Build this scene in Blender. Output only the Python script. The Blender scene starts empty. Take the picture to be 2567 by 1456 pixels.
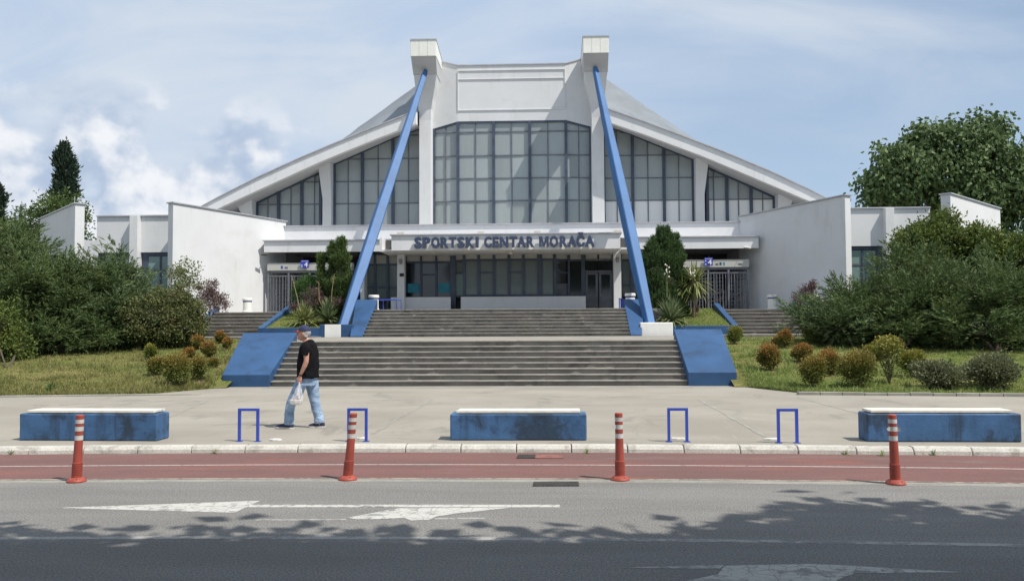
import bpy, bmesh, math, random
import numpy as np
from mathutils import Vector, Matrix, noise as mnoise
R = math.radians
sc = bpy.context.scene
COL = sc.collection
random.seed(7)
rng = np.random.default_rng(11)

# ------------------------------------------------------------------ camera
CAM = Vector((2.08, 0.0, 1.8)); YAW = R(2.43); PIT = R(2.44); ROLL = .005; FPX = 2205.0
cd = bpy.data.cameras.new('camera'); cam = bpy.data.objects.new('camera', cd); COL.objects.link(cam)
cd.sensor_width = 36; cd.lens = 36 * FPX / 2567.0; cd.clip_end = 6000; cd.clip_start = .1
cam.matrix_world = (Matrix.Translation(CAM) @ Matrix.Rotation(YAW, 4, 'Z') @ Matrix.Rotation(R(90) + PIT, 4, 'X') @ Matrix.Rotation(-ROLL, 4, 'Z'))
sc.camera = cam
# ------------------------------------------------------------------ light and exposure
SUN_EL = R(58); LDIR = Vector((-.862, .504, 0)).normalized()       # the way the light travels over the ground
sun_d = bpy.data.lights.new('sun', 'SUN'); sun_d.energy = 5.0; sun_d.angle = R(.53); sun_d.color = (1, .945, .86)
sun = bpy.data.objects.new('sun', sun_d); COL.objects.link(sun); sun.location = (30, -20, 40)
sun.rotation_euler = Vector((LDIR.x * math.cos(SUN_EL), LDIR.y * math.cos(SUN_EL), -math.sin(SUN_EL))).to_track_quat('-Z', 'Y').to_euler()
vs = sc.view_settings; vs.view_transform = 'Standard'; vs.look = 'None'; vs.gamma = 1; vs.exposure = .05; vs.use_curve_mapping = False
sc.cycles.max_bounces = 6; sc.cycles.transparent_max_bounces = 8

# ------------------------------------------------------------------ node helpers
class NT:
    def __init__(s, tree): s.t = tree; s.n = tree.nodes; s.l = tree.links; s.n.clear()
    def node(s, typ, ins=None, **props):
        nd = s.n.new(typ)
        for k, v in props.items(): setattr(nd, k, v)
        for k, v in (ins or {}).items(): s.put(nd.inputs[k], v)
        return nd
    def put(s, sock, v):
        if isinstance(v, bpy.types.NodeSocket): s.l.new(v, sock)
        elif isinstance(v, bpy.types.Node): s.l.new(v.outputs[0], sock)
        elif isinstance(v, (tuple, list)) and len(v) == 3 and sock.type == 'RGBA': sock.default_value = (*v, 1)
        else: sock.default_value = v
    def math(s, op, a, b=0.0, c=None, clamp=False):
        nd = s.n.new('ShaderNodeMath'); nd.operation = op; nd.use_clamp = clamp
        s.put(nd.inputs[0], a); s.put(nd.inputs[1], b)
        if c is not None: s.put(nd.inputs[2], c)
        return nd.outputs[0]
    def step(s, x, lo, hi):
        nd = s.n.new('ShaderNodeMapRange'); nd.interpolation_type = 'SMOOTHSTEP'
        s.put(nd.inputs[0], x); s.put(nd.inputs[1], lo); s.put(nd.inputs[2], hi)
        return nd.outputs[0]
    def mix(s, f, a, b, blend='MIX'):
        nd = s.n.new('ShaderNodeMix'); nd.data_type = 'RGBA'; nd.blend_type = blend; nd.clamp_factor = True
        s.put(nd.inputs[0], f); s.put(nd.inputs[6], a); s.put(nd.inputs[7], b)
        return nd.outputs[2]
    def noise(s, vec, scale, detail=4, rough=.55, dist=0.0):
        nd = s.n.new('ShaderNodeTexNoise'); s.put(nd.inputs['Vector'], vec)
        nd.inputs['Scale'].default_value = scale; nd.inputs['Detail'].default_value = detail
        nd.inputs['Roughness'].default_value = rough; nd.inputs['Distortion'].default_value = dist
        return nd.outputs[0]
    def scl(s, vec, x, y, z, loc=(0, 0, 0)):
        nd = s.n.new('ShaderNodeMapping'); s.put(nd.inputs[0], vec); nd.inputs[3].default_value = (x, y, z); nd.inputs[1].default_value = loc
        return nd.outputs[0]

# ------------------------------------------------------------------ sky with clouds
world = bpy.data.worlds.new('World'); sc.world = world; world.use_nodes = True
w = NT(world.node_tree)
sky = w.node('ShaderNodeTexSky', sky_type='NISHITA', sun_disc=False, sun_elevation=SUN_EL,
             sun_rotation=math.atan2(-LDIR.x, -LDIR.y), altitude=50, air_density=1.0, dust_density=.6, ozone_density=1.6)
tc = w.node('ShaderNodeTexCoord')
d = tc.outputs['Generated']
sep = w.node('ShaderNodeSeparateXYZ', {0: d}); dx, dy, dz = sep.outputs
den = w.math('MAXIMUM', w.math('ADD', dz, .38), .12)
plan = w.node('ShaderNodeCombineXYZ', {0: w.math('DIVIDE', dx, den), 1: w.math('DIVIDE', dy, den), 2: 0.0}).outputs[0]
v1 = w.noise(w.scl(plan, .55, .8, 1, (2.3, 4.6, 0)), 1.5, 5, .48, .5)
v2 = w.noise(w.scl(plan, 1.1, 2.0, 1, (7.1, 2.2, 0)), 2.0, 7, .55, .5)
veil = w.math('ADD', w.math('MULTIPLY', v1, .7), w.math('MULTIPLY', v2, .3))
# the veil of high cloud is thicker on the west side of the sky
west = w.step(dx, .5, -.35)
veilm = w.step(w.math('ADD', veil, w.math('MULTIPLY', west, .22)), .27, .60)
clear = w.math('MULTIPLY', w.step(dx, -.12, .25), w.step(dz, .34, .16))
veilm = w.math('MULTIPLY', veilm, w.math('SUBTRACT', .90, w.math('MULTIPLY', clear, .74)))
# heaped clouds low over the western horizon
az = w.math('ARCTAN2', dx, dy)
low = w.node('ShaderNodeCombineXYZ', {0: az, 1: w.math('MULTIPLY', dz, 1.15), 2: 2.2}).outputs[0]
c1 = w.noise(low, 9.0, 8, .50, .1)
c1b = w.noise(w.scl(low, 1, 1, 1, (.012, .024, 0)), 9.0, 8, .50, .1)
lowm = w.math('MULTIPLY', w.step(dz, .29, .12), w.step(dx, -.10, -.42))
cum = w.math('ADD', c1, w.math('MULTIPLY', lowm, .22))
cumm = w.math('MULTIPLY', w.step(cum, .54, .64), w.step(lowm, .0, .45))
lit = w.step(w.math('SUBTRACT', c1, c1b), -.09, .10)
cumcol = w.mix(lit, (4.4, 5.4, 7.0), (8.7, 8.9, 9.3))
veilcol = w.mix(w.step(v2, .3, .7), (4.9, 6.1, 7.9), (6.7, 7.35, 8.2))
hz = w.math('MULTIPLY', w.step(dz, .34, -.02), .55)
skyc = w.mix(hz, w.mix(1.0, sky.outputs[0], (1.25, 1.2, 1.12), 'MULTIPLY'), (3.9, 5.5, 8.2))
skyc = w.mix(.3, skyc, (4.6, 6.0, 8.2))
col = w.mix(cumm, w.mix(veilm, skyc, veilcol), cumcol)
bg = w.node('ShaderNodeBackground', {0: col, 1: .1})
w.node('ShaderNodeOutputWorld', {0: bg})

# ------------------------------------------------------------------ materials
MATS = {}
def new_mat(name):
    m = bpy.data.materials.new(name); m.use_nodes = True; MATS[name] = m
    return m, NT(m.node_tree)
def pm(name, col, rough=.8, var=.15, scale=2.0, bump=.15, bscale=60, metal=0, spec=.4, streak=None, streak_amt=.0, blot=None, blot_amt=0, blot_scale=3, coat=0, col2=None, fine=.0, fscale=150, blot_lo=.52):
    m, t = new_mat(name)
    P = t.node('ShaderNodeNewGeometry').outputs['Position']
    n = t.noise(P, scale, 5, .6)
    dark = tuple(c * (1 - var) for c in col); lite = tuple(min(1, c * (1 + var)) for c in (col2 or col))
    c = t.mix(t.step(n, .3, .7), dark, lite)
    if fine:
        f = t.noise(P, fscale, 2, .6)
        c = t.mix(t.step(f, .35, .65), t.mix(1.0, c, (1 - fine,) * 3, 'MULTIPLY'), t.mix(1.0, c, (1 + fine,) * 3, 'MULTIPLY'))
    if blot is not None:
        b = t.noise(t.scl(P, 1, 1, 1, (3.1, 9.2, 1.7)), blot_scale, 7, .65, .4)
        c = t.mix(t.math('MULTIPLY', t.step(b, blot_lo, blot_lo + .14), blot_amt), c, blot)
    if streak is not None:
        s1 = t.noise(t.scl(P, 3.2, 3.2, .35), 1.0, 6, .7, .2); s2 = t.noise(t.scl(P, .4, .4, .5, (3, 1, 2)), 1.0, 3, .5)
        c = t.mix(t.math('MULTIPLY', t.math('MULTIPLY', t.step(s1, .5, .75), t.step(s2, .42, .62)), streak_amt), c, streak)
    b = t.node('ShaderNodeBsdfPrincipled', {'Base Color': c, 'Roughness': rough, 'Metallic': metal, 'Specular IOR Level': spec, 'Coat Weight': coat})
    if bump:
        h = t.noise(P, bscale, 4, .6)
        bp = t.node('ShaderNodeBump', {'Strength': bump, 'Distance': .02, 'Height': h}); t.put(b.inputs['Normal'], bp.outputs[0])
    t.node('ShaderNodeOutputMaterial', {0: b})
    return m
pm('white_render', (.66, .67, .68), .85, .035, .5, .25, 25, streak=(.42, .41, .39), streak_amt=.35, blot=(.55, .55, .535), blot_amt=.35, blot_scale=.6)
pm('white_fascia', (.71, .715, .72), .8, .03, .8, .2, 30, streak=(.42, .41, .38), streak_amt=.4, blot=(.58, .58, .56), blot_amt=.35, blot_scale=1)
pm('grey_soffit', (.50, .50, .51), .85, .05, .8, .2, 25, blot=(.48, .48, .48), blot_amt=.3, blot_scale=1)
pm('coping_metal', (.50, .50, .52), .45, .1, 1.5, .05, 10, metal=.4)
pm('cladding_white', (.82, .82, .76), .45, .04, 1.5, .04, 8, streak=(.6, .58, .5), streak_amt=.3)
pm('roof_membrane', (.19, .21, .23), .6, .12, .6, .5, 1.6, blot=(.24, .26, .28), blot_amt=.5, blot_scale=.8)
pm('podium_roof', (.45, .45, .44), .9, .1, 1, .2, 20)
pm('frame_blue', (.055, .075, .115), .45, .2, 2, .05, 20, spec=.5)
pm('frame_grey', (.13, .145, .17), .5, .2, 2, .05, 20, spec=.5)
pm('strut_blue', (.038, .125, .30), .5, .10, .7, .08, 20, blot=(.03, .085, .20), blot_amt=.4, blot_scale=.7, streak=(.03, .07, .16), streak_amt=.4)
pm('stringer_blue', (.026, .078, .182), .55, .14, .9, .12, 25, blot=(.017, .042, .09), blot_amt=.65, blot_scale=1.2, streak=(.04, .06, .12), streak_amt=.35)
pm('bench_blue', (.05, .125, .26), .6, .2, 2, .25, 35, blot=(.02, .03, .042), blot_lo=.47, blot_amt=.8, blot_scale=1.7, streak=(.02, .035, .055), streak_amt=.95)
pm('rack_blue', (.035, .075, .42), .4, .12, 4, .03, 40, spec=.5)
pm('stripe_blue', (.03, .06, .22), .5, .1, 4, .03, 40)
pm('white_paint', (.80, .79, .75), .7, .05, 2, .15, 40, streak=(.3, .3, .28), streak_amt=.3)
pm('slat_white', (.66, .64, .57), .65, .08, 6, .15, 60, streak=(.4, .38, .32), streak_amt=.35)
pm('step_concrete', (.20, .19, .17), .9, .2, 1.2, .35, 60, blot=(.09, .086, .078), blot_amt=.65, blot_scale=1.5, streak=(.05, .048, .043), streak_amt=.6, fine=.25, fscale=60)
pm('nosing_concrete', (.30, .283, .25), .85, .15, 1.5, .3, 70, blot=(.16, .152, .138), blot_amt=.6, blot_scale=2.2, fine=.2, fscale=60)
pm('landing_concrete', (.27, .25, .215), .9, .12, 1, .25, 60, blot=(.2, .187, .163), blot_amt=.5, blot_scale=1, fine=.15, fscale=50)
pm('edging_concrete', (.29, .275, .24), .9, .15, 2, .3, 60, blot=(.22, .22, .19), blot_amt=.5, blot_scale=2, fine=.15)
pm('retaining_concrete', (.19, .175, .15), .95, .25, 2, .4, 40, blot=(.09, .085, .07), blot_amt=.6, blot_scale=2)
pm('kerb_white', (.48, .465, .42), .8, .10, 2.5, .35, 45, blot=(.29, .275, .24), blot_amt=.8, blot_scale=4, fine=.10, fscale=40)
pm('litter_white', (.75, .74, .70), .8, .1, 20, .1)
pm('black_plastic', (.02, .02, .022), .5, .1, 5, 0)
pm('lamp_grey', (.30, .30, .31), .5, .1, 5, 0, metal=.3)
pm('flood_beige', (.55, .52, .44), .6, .1, 5, 0)
pm('infill_beige', (.46, .45, .42), .7, .06, 2, .05)
pm('interior', (.10, .10, .10), .95, .3, .6, 0)
pm('poster_teal', (.03, .24, .32), .6, .15, 3, .1, 10)
pm('gate_steel', (.21, .215, .24), .45, .15, 3, .05, metal=.55)
pm('gate_beam', (.48, .475, .44), .6, .05, 2, .05)
pm('sign_blue', (.04, .06, .42), .5, .05, 3, 0)
pm('letter_blue', (.045, .065, .12), .5, .12, 2, .05)
pm('marker_red', (.31, .06, .04), .55, .12, 5, .1, 60, blot=(.25, .05, .03), blot_amt=.4, blot_scale=9)
pm('marker_white', (.52, .51, .49), .4, .12, 9, .05, 60, blot=(.45, .43, .4), blot_amt=.6, blot_scale=14)
pm('bark', (.14, .11, .08), .95, .3, 6, .6, 25)
pm('bark_dark', (.09, .07, .055), .95, .3, 6, .6, 25)
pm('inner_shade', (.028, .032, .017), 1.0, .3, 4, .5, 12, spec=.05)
pm('dry_stalk', (.33, .28, .13), .9, .2, 10, .1)
pm('flower_white', (.62, .60, .52), .8, .06, 20, 0)
pm('grate_iron', (.06, .055, .05), .7, .3, 8, .3, metal=.5)
pm('rust_plate', (.22, .095, .075), .8, .3, 8, .3)
pm('skin', (.50, .27, .19), .55, .08, 12, .05, 200, spec=.35)
pm('hair_grey', (.36, .35, .34), .8, .3, 60, .4, 120)
pm('shirt_black', (.009, .009, .011), .95, .3, 8, .5, 18, spec=.1)
pm('denim', (.22, .32, .47), .9, .16, 7, .5, 22, col2=(.30, .40, .54), fine=.08, fscale=300)
pm('cap_navy', (.03, .035, .09), .8, .15, 20, .2, 200)
pm('cap_red', (.50, .03, .02), .7, .1, 20, .1)
pm('shoe_navy', (.025, .03, .07), .7, .2, 20, .2)
pm('sole_white', (.62, .61, .58), .7, .1, 20, .1)
pm('eye_dark', (.01, .01, .01), .3, 0, 5, 0)
pm('strap_black', (.015, .015, .015), .5, 0, 5, 0)
pm('box_white', (.60, .58, .52), .6, .05, 10, 0)
pm('food_orange', (.45, .16, .06), .7, .2, 30, 0)
def glass_mat(name, col, rough, var, scale=.35, spec=.6):
    m, t = new_mat(name)
    P = t.node('ShaderNodeNewGeometry').outputs['Position']; oi = t.node('ShaderNodeObjectInfo')
    n = t.noise(t.scl(P, 1.2, 1.2, .35), scale * 6, 5, .6)
    r = oi.outputs['Random']
    f = t.math('ADD', t.math('MULTIPLY', n, .45), t.math('MULTIPLY', r, .55))
    c = t.mix(f, tuple(x * (1 - var) for x in col), tuple(min(1, x * (1 + var)) for x in col))
    st = t.noise(t.scl(P, 9, 9, .5), 1, 4, .6)
    c = t.mix(t.math('MULTIPLY', t.step(st, .55, .75), .25), c, tuple(min(1, x * 1.35) for x in col))
    b = t.node('ShaderNodeBsdfPrincipled', {'Base Color': c, 'Roughness': rough, 'Specular IOR Level': spec, 'Coat Weight': .35, 'Coat Roughness': .04})
    wv = t.noise(P, .8, 2, .5); bp = t.node('ShaderNodeBump', {'Strength': .06, 'Distance': .05, 'Height': wv}); t.put(b.inputs['Normal'], bp.outputs[0]); t.put(b.inputs['Coat Normal'], bp.outputs[0])
    t.node('ShaderNodeOutputMaterial', {0: b})
glass_mat('pane_frosted', (.30, .34, .345), .28, .24)
glass_mat('pane_sun_white', (.80, .81, .80), .5, .05)  # whitened glass: the sun's reflection is put into the base colour
glass_mat('pane_green', (.20, .29, .28), .2, .1)
glass_mat('pane_shade', (.13, .16, .155), .25, .15)
glass_mat('pane_dark', (.018, .022, .024), .08, .4, spec=.6)
def clear_mat():
    m, t = new_mat('bag_film')
    P = t.node('ShaderNodeNewGeometry').outputs['Position']
    g = t.node('ShaderNodeBsdfPrincipled', {'Base Color': (.85, .87, .9), 'Roughness': .25, 'Specular IOR Level': .6})
    tr = t.node('ShaderNodeBsdfTransparent')
    n = t.noise(t.scl(P, 30, 30, 8), 1, 3)
    mx = t.node('ShaderNodeMixShader', {0: t.math('ADD', t.math('MULTIPLY', t.step(n, .4, .6), .3), .25), 1: tr.outputs[0], 2: g.outputs[0]})
    t.node('ShaderNodeOutputMaterial', {0: mx})
clear_mat()
# asphalt, cycle lane, pavement, paint
def asphalt():
    m, t = new_mat('asphalt'); P = t.node('ShaderNodeNewGeometry').outputs['Position']
    big = t.noise(t.scl(P, .25, 1.2, 1), 1.0, 5, .6); c = t.mix(t.step(big, .3, .7), (.172, .169, .161), (.218, .214, .204))
    f = t.noise(P, 55, 3, .75); c = t.mix(t.step(f, .3, .72), t.mix(1, c, (.5, .5, .52), 'MULTIPLY'), t.mix(1, c, (1.45, 1.42, 1.38), 'MULTIPLY'))
    vor = t.node('ShaderNodeTexVoronoi', {'Vector': P, 'Scale': 70.0}); c = t.mix(t.math('MULTIPLY', t.step(vor.outputs[0], .42, .1), .45), c, (.34, .333, .318))
    # darker tone on the near lane
    y = t.node('ShaderNodeSeparateXYZ', {0: P}).outputs[1]
    near = t.step(t.math('ADD', y, t.math('MULTIPLY', big, .12)), 7.66, 7.46)
    c = t.mix(near, c, t.mix(1, c, (.86, .87, .88), 'MULTIPLY'))
    st = t.noise(t.scl(P, .5, .9, 1, (4, 1, 0)), 1.0, 6, .65, .6); c = t.mix(t.math('MULTIPLY', t.step(st, .55, .75), .3), c, (.13, .129, .125))
    b = t.node('ShaderNodeBsdfPrincipled', {'Base Color': c, 'Roughness': .85, 'Specular IOR Level': .35})
    h = t.math('ADD', t.math('MULTIPLY', vor.outputs[0], .6), f)
    bp = t.node('ShaderNodeBump', {'Strength': .5, 'Distance': .012, 'Height': h}); t.put(b.inputs['Normal'], bp.outputs[0])
    t.node('ShaderNodeOutputMaterial', {0: b})
asphalt()
def lane():
    m, t = new_mat('lane_red'); P = t.node('ShaderNodeNewGeometry').outputs['Position']
    big = t.noise(t.scl(P, .3, 1.0, 1), 1.4, 5, .6, .4); c = t.mix(t.step(big, .3, .7), (.145, .08, .072), (.185, .092, .082))
    pa = t.noise(t.scl(P, .28, .9, 1, (5.2, 0, 0)), 1.6, 6, .6, .3); c = t.mix(t.math('MULTIPLY', t.step(pa, .56, .72), .85), c, (.255, .088, .066))
    wr = t.noise(t.scl(P, .35, 2.0, 1, (1.2, 3, 0)), 1.5, 6, .65, .3); c = t.mix(t.math('MULTIPLY', t.step(wr, .55, .70), .65), c, (.175, .15, .135))
    f = t.noise(P, 60, 3, .7); c = t.mix(t.step(f, .3, .7), t.mix(1, c, (.78, .78, .78), 'MULTIPLY'), t.mix(1, c, (1.2, 1.2, 1.2), 'MULTIPLY'))
    b = t.node('ShaderNodeBsdfPrincipled', {'Base Color': c, 'Roughness': .85, 'Specular IOR Level': .3})
    bp = t.node('ShaderNodeBump', {'Strength': .3, 'Distance': .008, 'Height': f}); t.put(b.inputs['Normal'], bp.outputs[0])
    t.node('ShaderNodeOutputMaterial', {0: b})
lane()
def paving():
    m, t = new_mat('pavement_concrete'); P = t.node('ShaderNodeNewGeometry').outputs['Position']
    big = t.noise(t.scl(P, .35, .5, 1), 1.0, 6, .6, .5); c = t.mix(t.step(big, .3, .7), (.262, .24, .202), (.325, .30, .256))
    st = t.noise(t.scl(P, .5, .3, 1, (8, 2, 0)), 1.6, 7, .68, .8); c = t.mix(t.math('MULTIPLY', t.step(st, .54, .68), .55), c, (.185, .172, .15))
    sc2 = t.noise(t.scl(P, 1.6, .35, 1, (2, 5, 0)), 1.6, 6, .7, 1.2); c = t.mix(t.math('MULTIPLY', t.step(sc2, .60, .72), .5), c, (.37, .345, .30))
    spots = t.noise(t.scl(P, 1, 1, 1, (1, 7, 0)), 9, 5, .7); c = t.mix(t.math('MULTIPLY', t.step(spots, .63, .74), .5), c, (.145, .135, .12))
    f = t.noise(P, 70, 3, .7); c = t.mix(t.step(f, .3, .7), t.mix(1, c, (.88, .88, .88), 'MULTIPLY'), t.mix(1, c, (1.12, 1.12, 1.12), 'MULTIPLY'))
    b = t.node('ShaderNodeBsdfPrincipled', {'Base Color': c, 'Roughness': .9, 'Specular IOR Level': .25})
    bp = t.node('ShaderNodeBump', {'Strength': .25, 'Distance': .01, 'Height': f}); t.put(b.inputs['Normal'], bp.outputs[0])
    t.node('ShaderNodeOutputMaterial', {0: b})
paving()
def paint(name, base, worn, thr):
    m, t = new_mat(name); P = t.node('ShaderNodeNewGeometry').outputs['Position']
    n1 = t.noise(P, 9, 7, .75, .4); n2 = t.noise(t.scl(P, .7, 2.5, 1), 1.1, 4, .6)
    vor = t.node('ShaderNodeTexVoronoi', {'Vector': P, 'Scale': 7.0}, feature='DISTANCE_TO_EDGE')
    f = t.math('ADD', t.math('MULTIPLY', n1, .7), t.math('MULTIPLY', n2, .45))
    wm = t.math('MAXIMUM', t.step(f, thr, thr + .1), t.math('MULTIPLY', t.step(vor.outputs[0], .035, .008), .8))
    c = t.mix(wm, base, worn)
    g = t.noise(P, 60, 2, .7); c = t.mix(t.step(g, .3, .7), t.mix(1, c, (.85,) * 3, 'MULTIPLY'), c)
    b = t.node('ShaderNodeBsdfPrincipled', {'Base Color': c, 'Roughness': .8, 'Specular IOR Level': .3})
    t.node('ShaderNodeOutputMaterial', {0: b})
paint('paint_white', (.52, .51, .475), (.225, .22, .21), .585)
paint('paint_faded', (.36, .355, .335), (.21, .205, .198), .55)
paint('paint_worn', (.42, .415, .39), (.21, .205, .198), .56)
paint('paint_cream', (.43, .385, .31), (.20, .18, .155), .54)
paint('paint_line', (.50, .45, .41), (.28, .15, .13), .66)
def lawn_mat():
    m, t = new_mat('lawn_soil'); P = t.node('ShaderNodeNewGeometry').outputs['Position']
    n = t.noise(P, .55, 6, .6, .3); c = t.mix(t.step(n, .35, .65), (.10, .14, .036), (.20, .18, .08))
    n2 = t.noise(P, 14, 5, .7); c = t.mix(t.step(n2, .35, .7), t.mix(1, c, (.6, .6, .55), 'MULTIPLY'), t.mix(1, c, (1.35, 1.3, 1.1), 'MULTIPLY'))
    b = t.node('ShaderNodeBsdfPrincipled', {'Base Color': c, 'Roughness': .95, 'Specular IOR Level': .1})
    bp = t.node('ShaderNodeBump', {'Strength': .8, 'Distance': .05, 'Height': n2}); t.put(b.inputs['Normal'], bp.outputs[0])
    t.node('ShaderNodeOutputMaterial', {0: b})
lawn_mat()
pm('soil_brown', (.15, .10, .06), .95, .3, 6, .6, 20)
pm('ground_far', (.12, .12, .08), .95, .2, .05, .2, 3)
def leaf(name, stops, top=None, top_amt=1.0, trans=.25, rough=.6, patch=None):
    """leaf colours picked leaf by leaf; top = colour of the new growth at the crown's top"""
    m, t = new_mat(name)
    g = t.node('ShaderNodeNewGeometry'); rpi = g.outputs['Random Per Island']
    ramp = t.node('ShaderNodeValToRGB', {0: rpi}); el = ramp.color_ramp.elements
    while len(el) < len(stops): el.new(.5)
    for i, s in enumerate(stops): el[i].position = i / max(1, len(stops) - 1); el[i].color = (*s, 1)
    c = ramp.outputs[0]
    if patch is not None:
        n = t.noise(g.outputs['Position'], 1.1, 3, .6); c = t.mix(t.math('MULTIPLY', t.step(n, .52, .68), .7), c, patch)
    if top is not None:
        z = t.node('ShaderNodeSeparateXYZ', {0: t.node('ShaderNodeTexCoord').outputs['Generated']}).outputs[2]
        n = t.noise(g.outputs['Position'], 4, 3, .6)
        f = t.step(t.math('ADD', t.math('ADD', z, t.math('MULTIPLY', n, .5)), t.math('MULTIPLY', rpi, .35)), .85, 1.3)
        c = t.mix(t.math('MULTIPLY', f, top_amt), c, top)
    b = t.node('ShaderNodeBsdfPrincipled', {'Base Color': c, 'Roughness': rough, 'Specular IOR Level': .3})
    tr = t.node('ShaderNodeBsdfTranslucent', {0: c})
    mx = t.node('ShaderNodeMixShader', {0: trans, 1: b.outputs[0], 2: tr.outputs[0]})
    t.node('ShaderNodeOutputMaterial', {0: mx})
leaf('leaf_juniper', [(.05, .088, .032), (.092, .14, .047), (.14, .19, .064), (.07, .112, .04)], trans=.14, patch=(.16, .20, .065))
leaf('leaf_juniper_blue', [(.075, .12, .055), (.125, .18, .08), (.18, .235, .10)], trans=.14)
leaf('leaf_mixed', [(.06, .09, .028), (.10, .135, .042), (.135, .155, .05), (.14, .12, .05), (.075, .105, .035)], trans=.2, patch=(.12, .105, .04))
leaf('leaf_laurel', [(.05, .09, .022), (.095, .14, .03), (.16, .20, .045), (.07, .11, .026)], trans=.3, rough=.6, patch=(.17, .20, .045))
leaf('leaf_globe', [(.07, .095, .022), (.14, .165, .038), (.22, .225, .05)], top=(.34, .22, .055), top_amt=.65, trans=.25)
leaf('leaf_globe_red', [(.08, .10, .024), (.16, .165, .038), (.25, .19, .05)], top=(.42, .19, .055), top_amt=.75, trans=.25)
leaf('leaf_globe_green', [(.07, .10, .022), (.14, .18, .038), (.21, .24, .05)], top=(.36, .30, .06), top_amt=.6, trans=.25)
leaf('leaf_grey', [(.09, .11, .05), (.15, .165, .08), (.22, .23, .13)], trans=.25)
leaf('leaf_pale', [(.13, .16, .07), (.22, .25, .12), (.30, .32, .18)], trans=.35)
leaf('leaf_purple', [(.09, .055, .055), (.14, .085, .08), (.19, .125, .115), (.11, .08, .065)], trans=.25)
leaf('leaf_yew', [(.04, .085, .03), (.075, .13, .044), (.115, .175, .06)], trans=.2)
leaf('leaf_thuja', [(.055, .10, .03), (.10, .155, .045), (.13, .19, .055)], trans=.2)
leaf('leaf_round', [(.05, .11, .025), (.08, .16, .04), (.06, .13, .03)], trans=.3)
leaf('leaf_cypress', [(.025, .045, .03), (.04, .065, .04), (.05, .08, .045)], trans=.1)
leaf('leaf_tree', [(.05, .09, .034), (.095, .15, .052), (.145, .205, .075), (.075, .12, .044)], trans=.25, rough=.6)
leaf('leaf_ash', [(.06, .10, .03), (.10, .15, .045), (.14, .19, .06)], trans=.35)
leaf('leaf_street', [(.05, .09, .02), (.08, .12, .03)], trans=.2)
leaf('blade_yucca', [(.09, .13, .06), (.15, .20, .09), (.22, .26, .13), (.12, .16, .08)], trans=.2, rough=.45)
leaf('blade_yucca_light', [(.13, .18, .06), (.22, .26, .08), (.34, .34, .14), (.17, .17, .07)], trans=.25, rough=.45)
leaf('blade_grass', [(.13, .17, .045), (.20, .21, .06), (.28, .24, .10), (.16, .19, .05), (.32, .26, .13)], trans=.3)
leaf('blade_green', [(.16, .24, .06), (.24, .31, .085), (.31, .33, .12)], trans=.3)

# ------------------------------------------------------------------ scene helpers
def worg(o):
    v = Vector((0, 0, 0))
    while o is not None:
        v += o.location; o = o.parent
    return v
LOCAL = set()
def is_local(o):
    while o is not None:
        if o.name in LOCAL: return True
        o = o.parent
    return False
def tag(o, label=None, cat=None, group=None, kind=None):
    if label: o['label'] = label
    if cat: o['category'] = cat
    if group: o['group'] = group
    if kind: o['kind'] = kind
    return o
def thing(name, loc, label, cat, group=None, rz=0, local=False):
    o = bpy.data.objects.new(name, None); COL.objects.link(o); o.location = loc; o.rotation_euler = (0, 0, rz); o.empty_display_size = .2
    tag(o, label, cat, group)
    if local: LOCAL.add(o.name)
    return o
def link(name, me, mat, parent=None, loc=None):
    o = bpy.data.objects.new(name, me); COL.objects.link(o)
    if mat is not None and not me.materials: me.materials.append(MATS[mat])
    if parent is not None: o.parent = parent
    if loc is not None: o.location = loc
    return o
def copy_tree(o, loc=None, parent=None, rz=None):
    c = o.copy(); COL.objects.link(c); c.parent = parent
    if parent is not None: c.matrix_parent_inverse = o.matrix_parent_inverse
    if loc is not None: c.location = loc
    if rz is not None: c.rotation_euler = (0, 0, rz)
    if o.name in LOCAL: LOCAL.add(c.name)
    for ch in list(o.children):
        copy_tree(ch, None, c)
    return c
CUBES = {}
def bx(name, mat, parent, x0, x1, y0, y1, z0, z1):
    """a plain piece: one shared unit cube, sized and placed"""
    if mat not in CUBES:
        me = bpy.data.meshes.new('piece_' + mat); bm = bmesh.new(); bmesh.ops.create_cube(bm, size=1); bm.to_mesh(me); bm.free(); me.materials.append(MATS[mat]); CUBES[mat] = me
    o = bpy.data.objects.new(name, CUBES[mat]); COL.objects.link(o)
    v = Vector(((x0 + x1) / 2, (y0 + y1) / 2, (z0 + z1) / 2))
    if parent is not None:
        o.parent = parent
        if not is_local(parent): v -= worg(parent)
    o.location = v; o.scale = (abs(x1 - x0), abs(y1 - y0), abs(z1 - z0))
    return o
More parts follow.
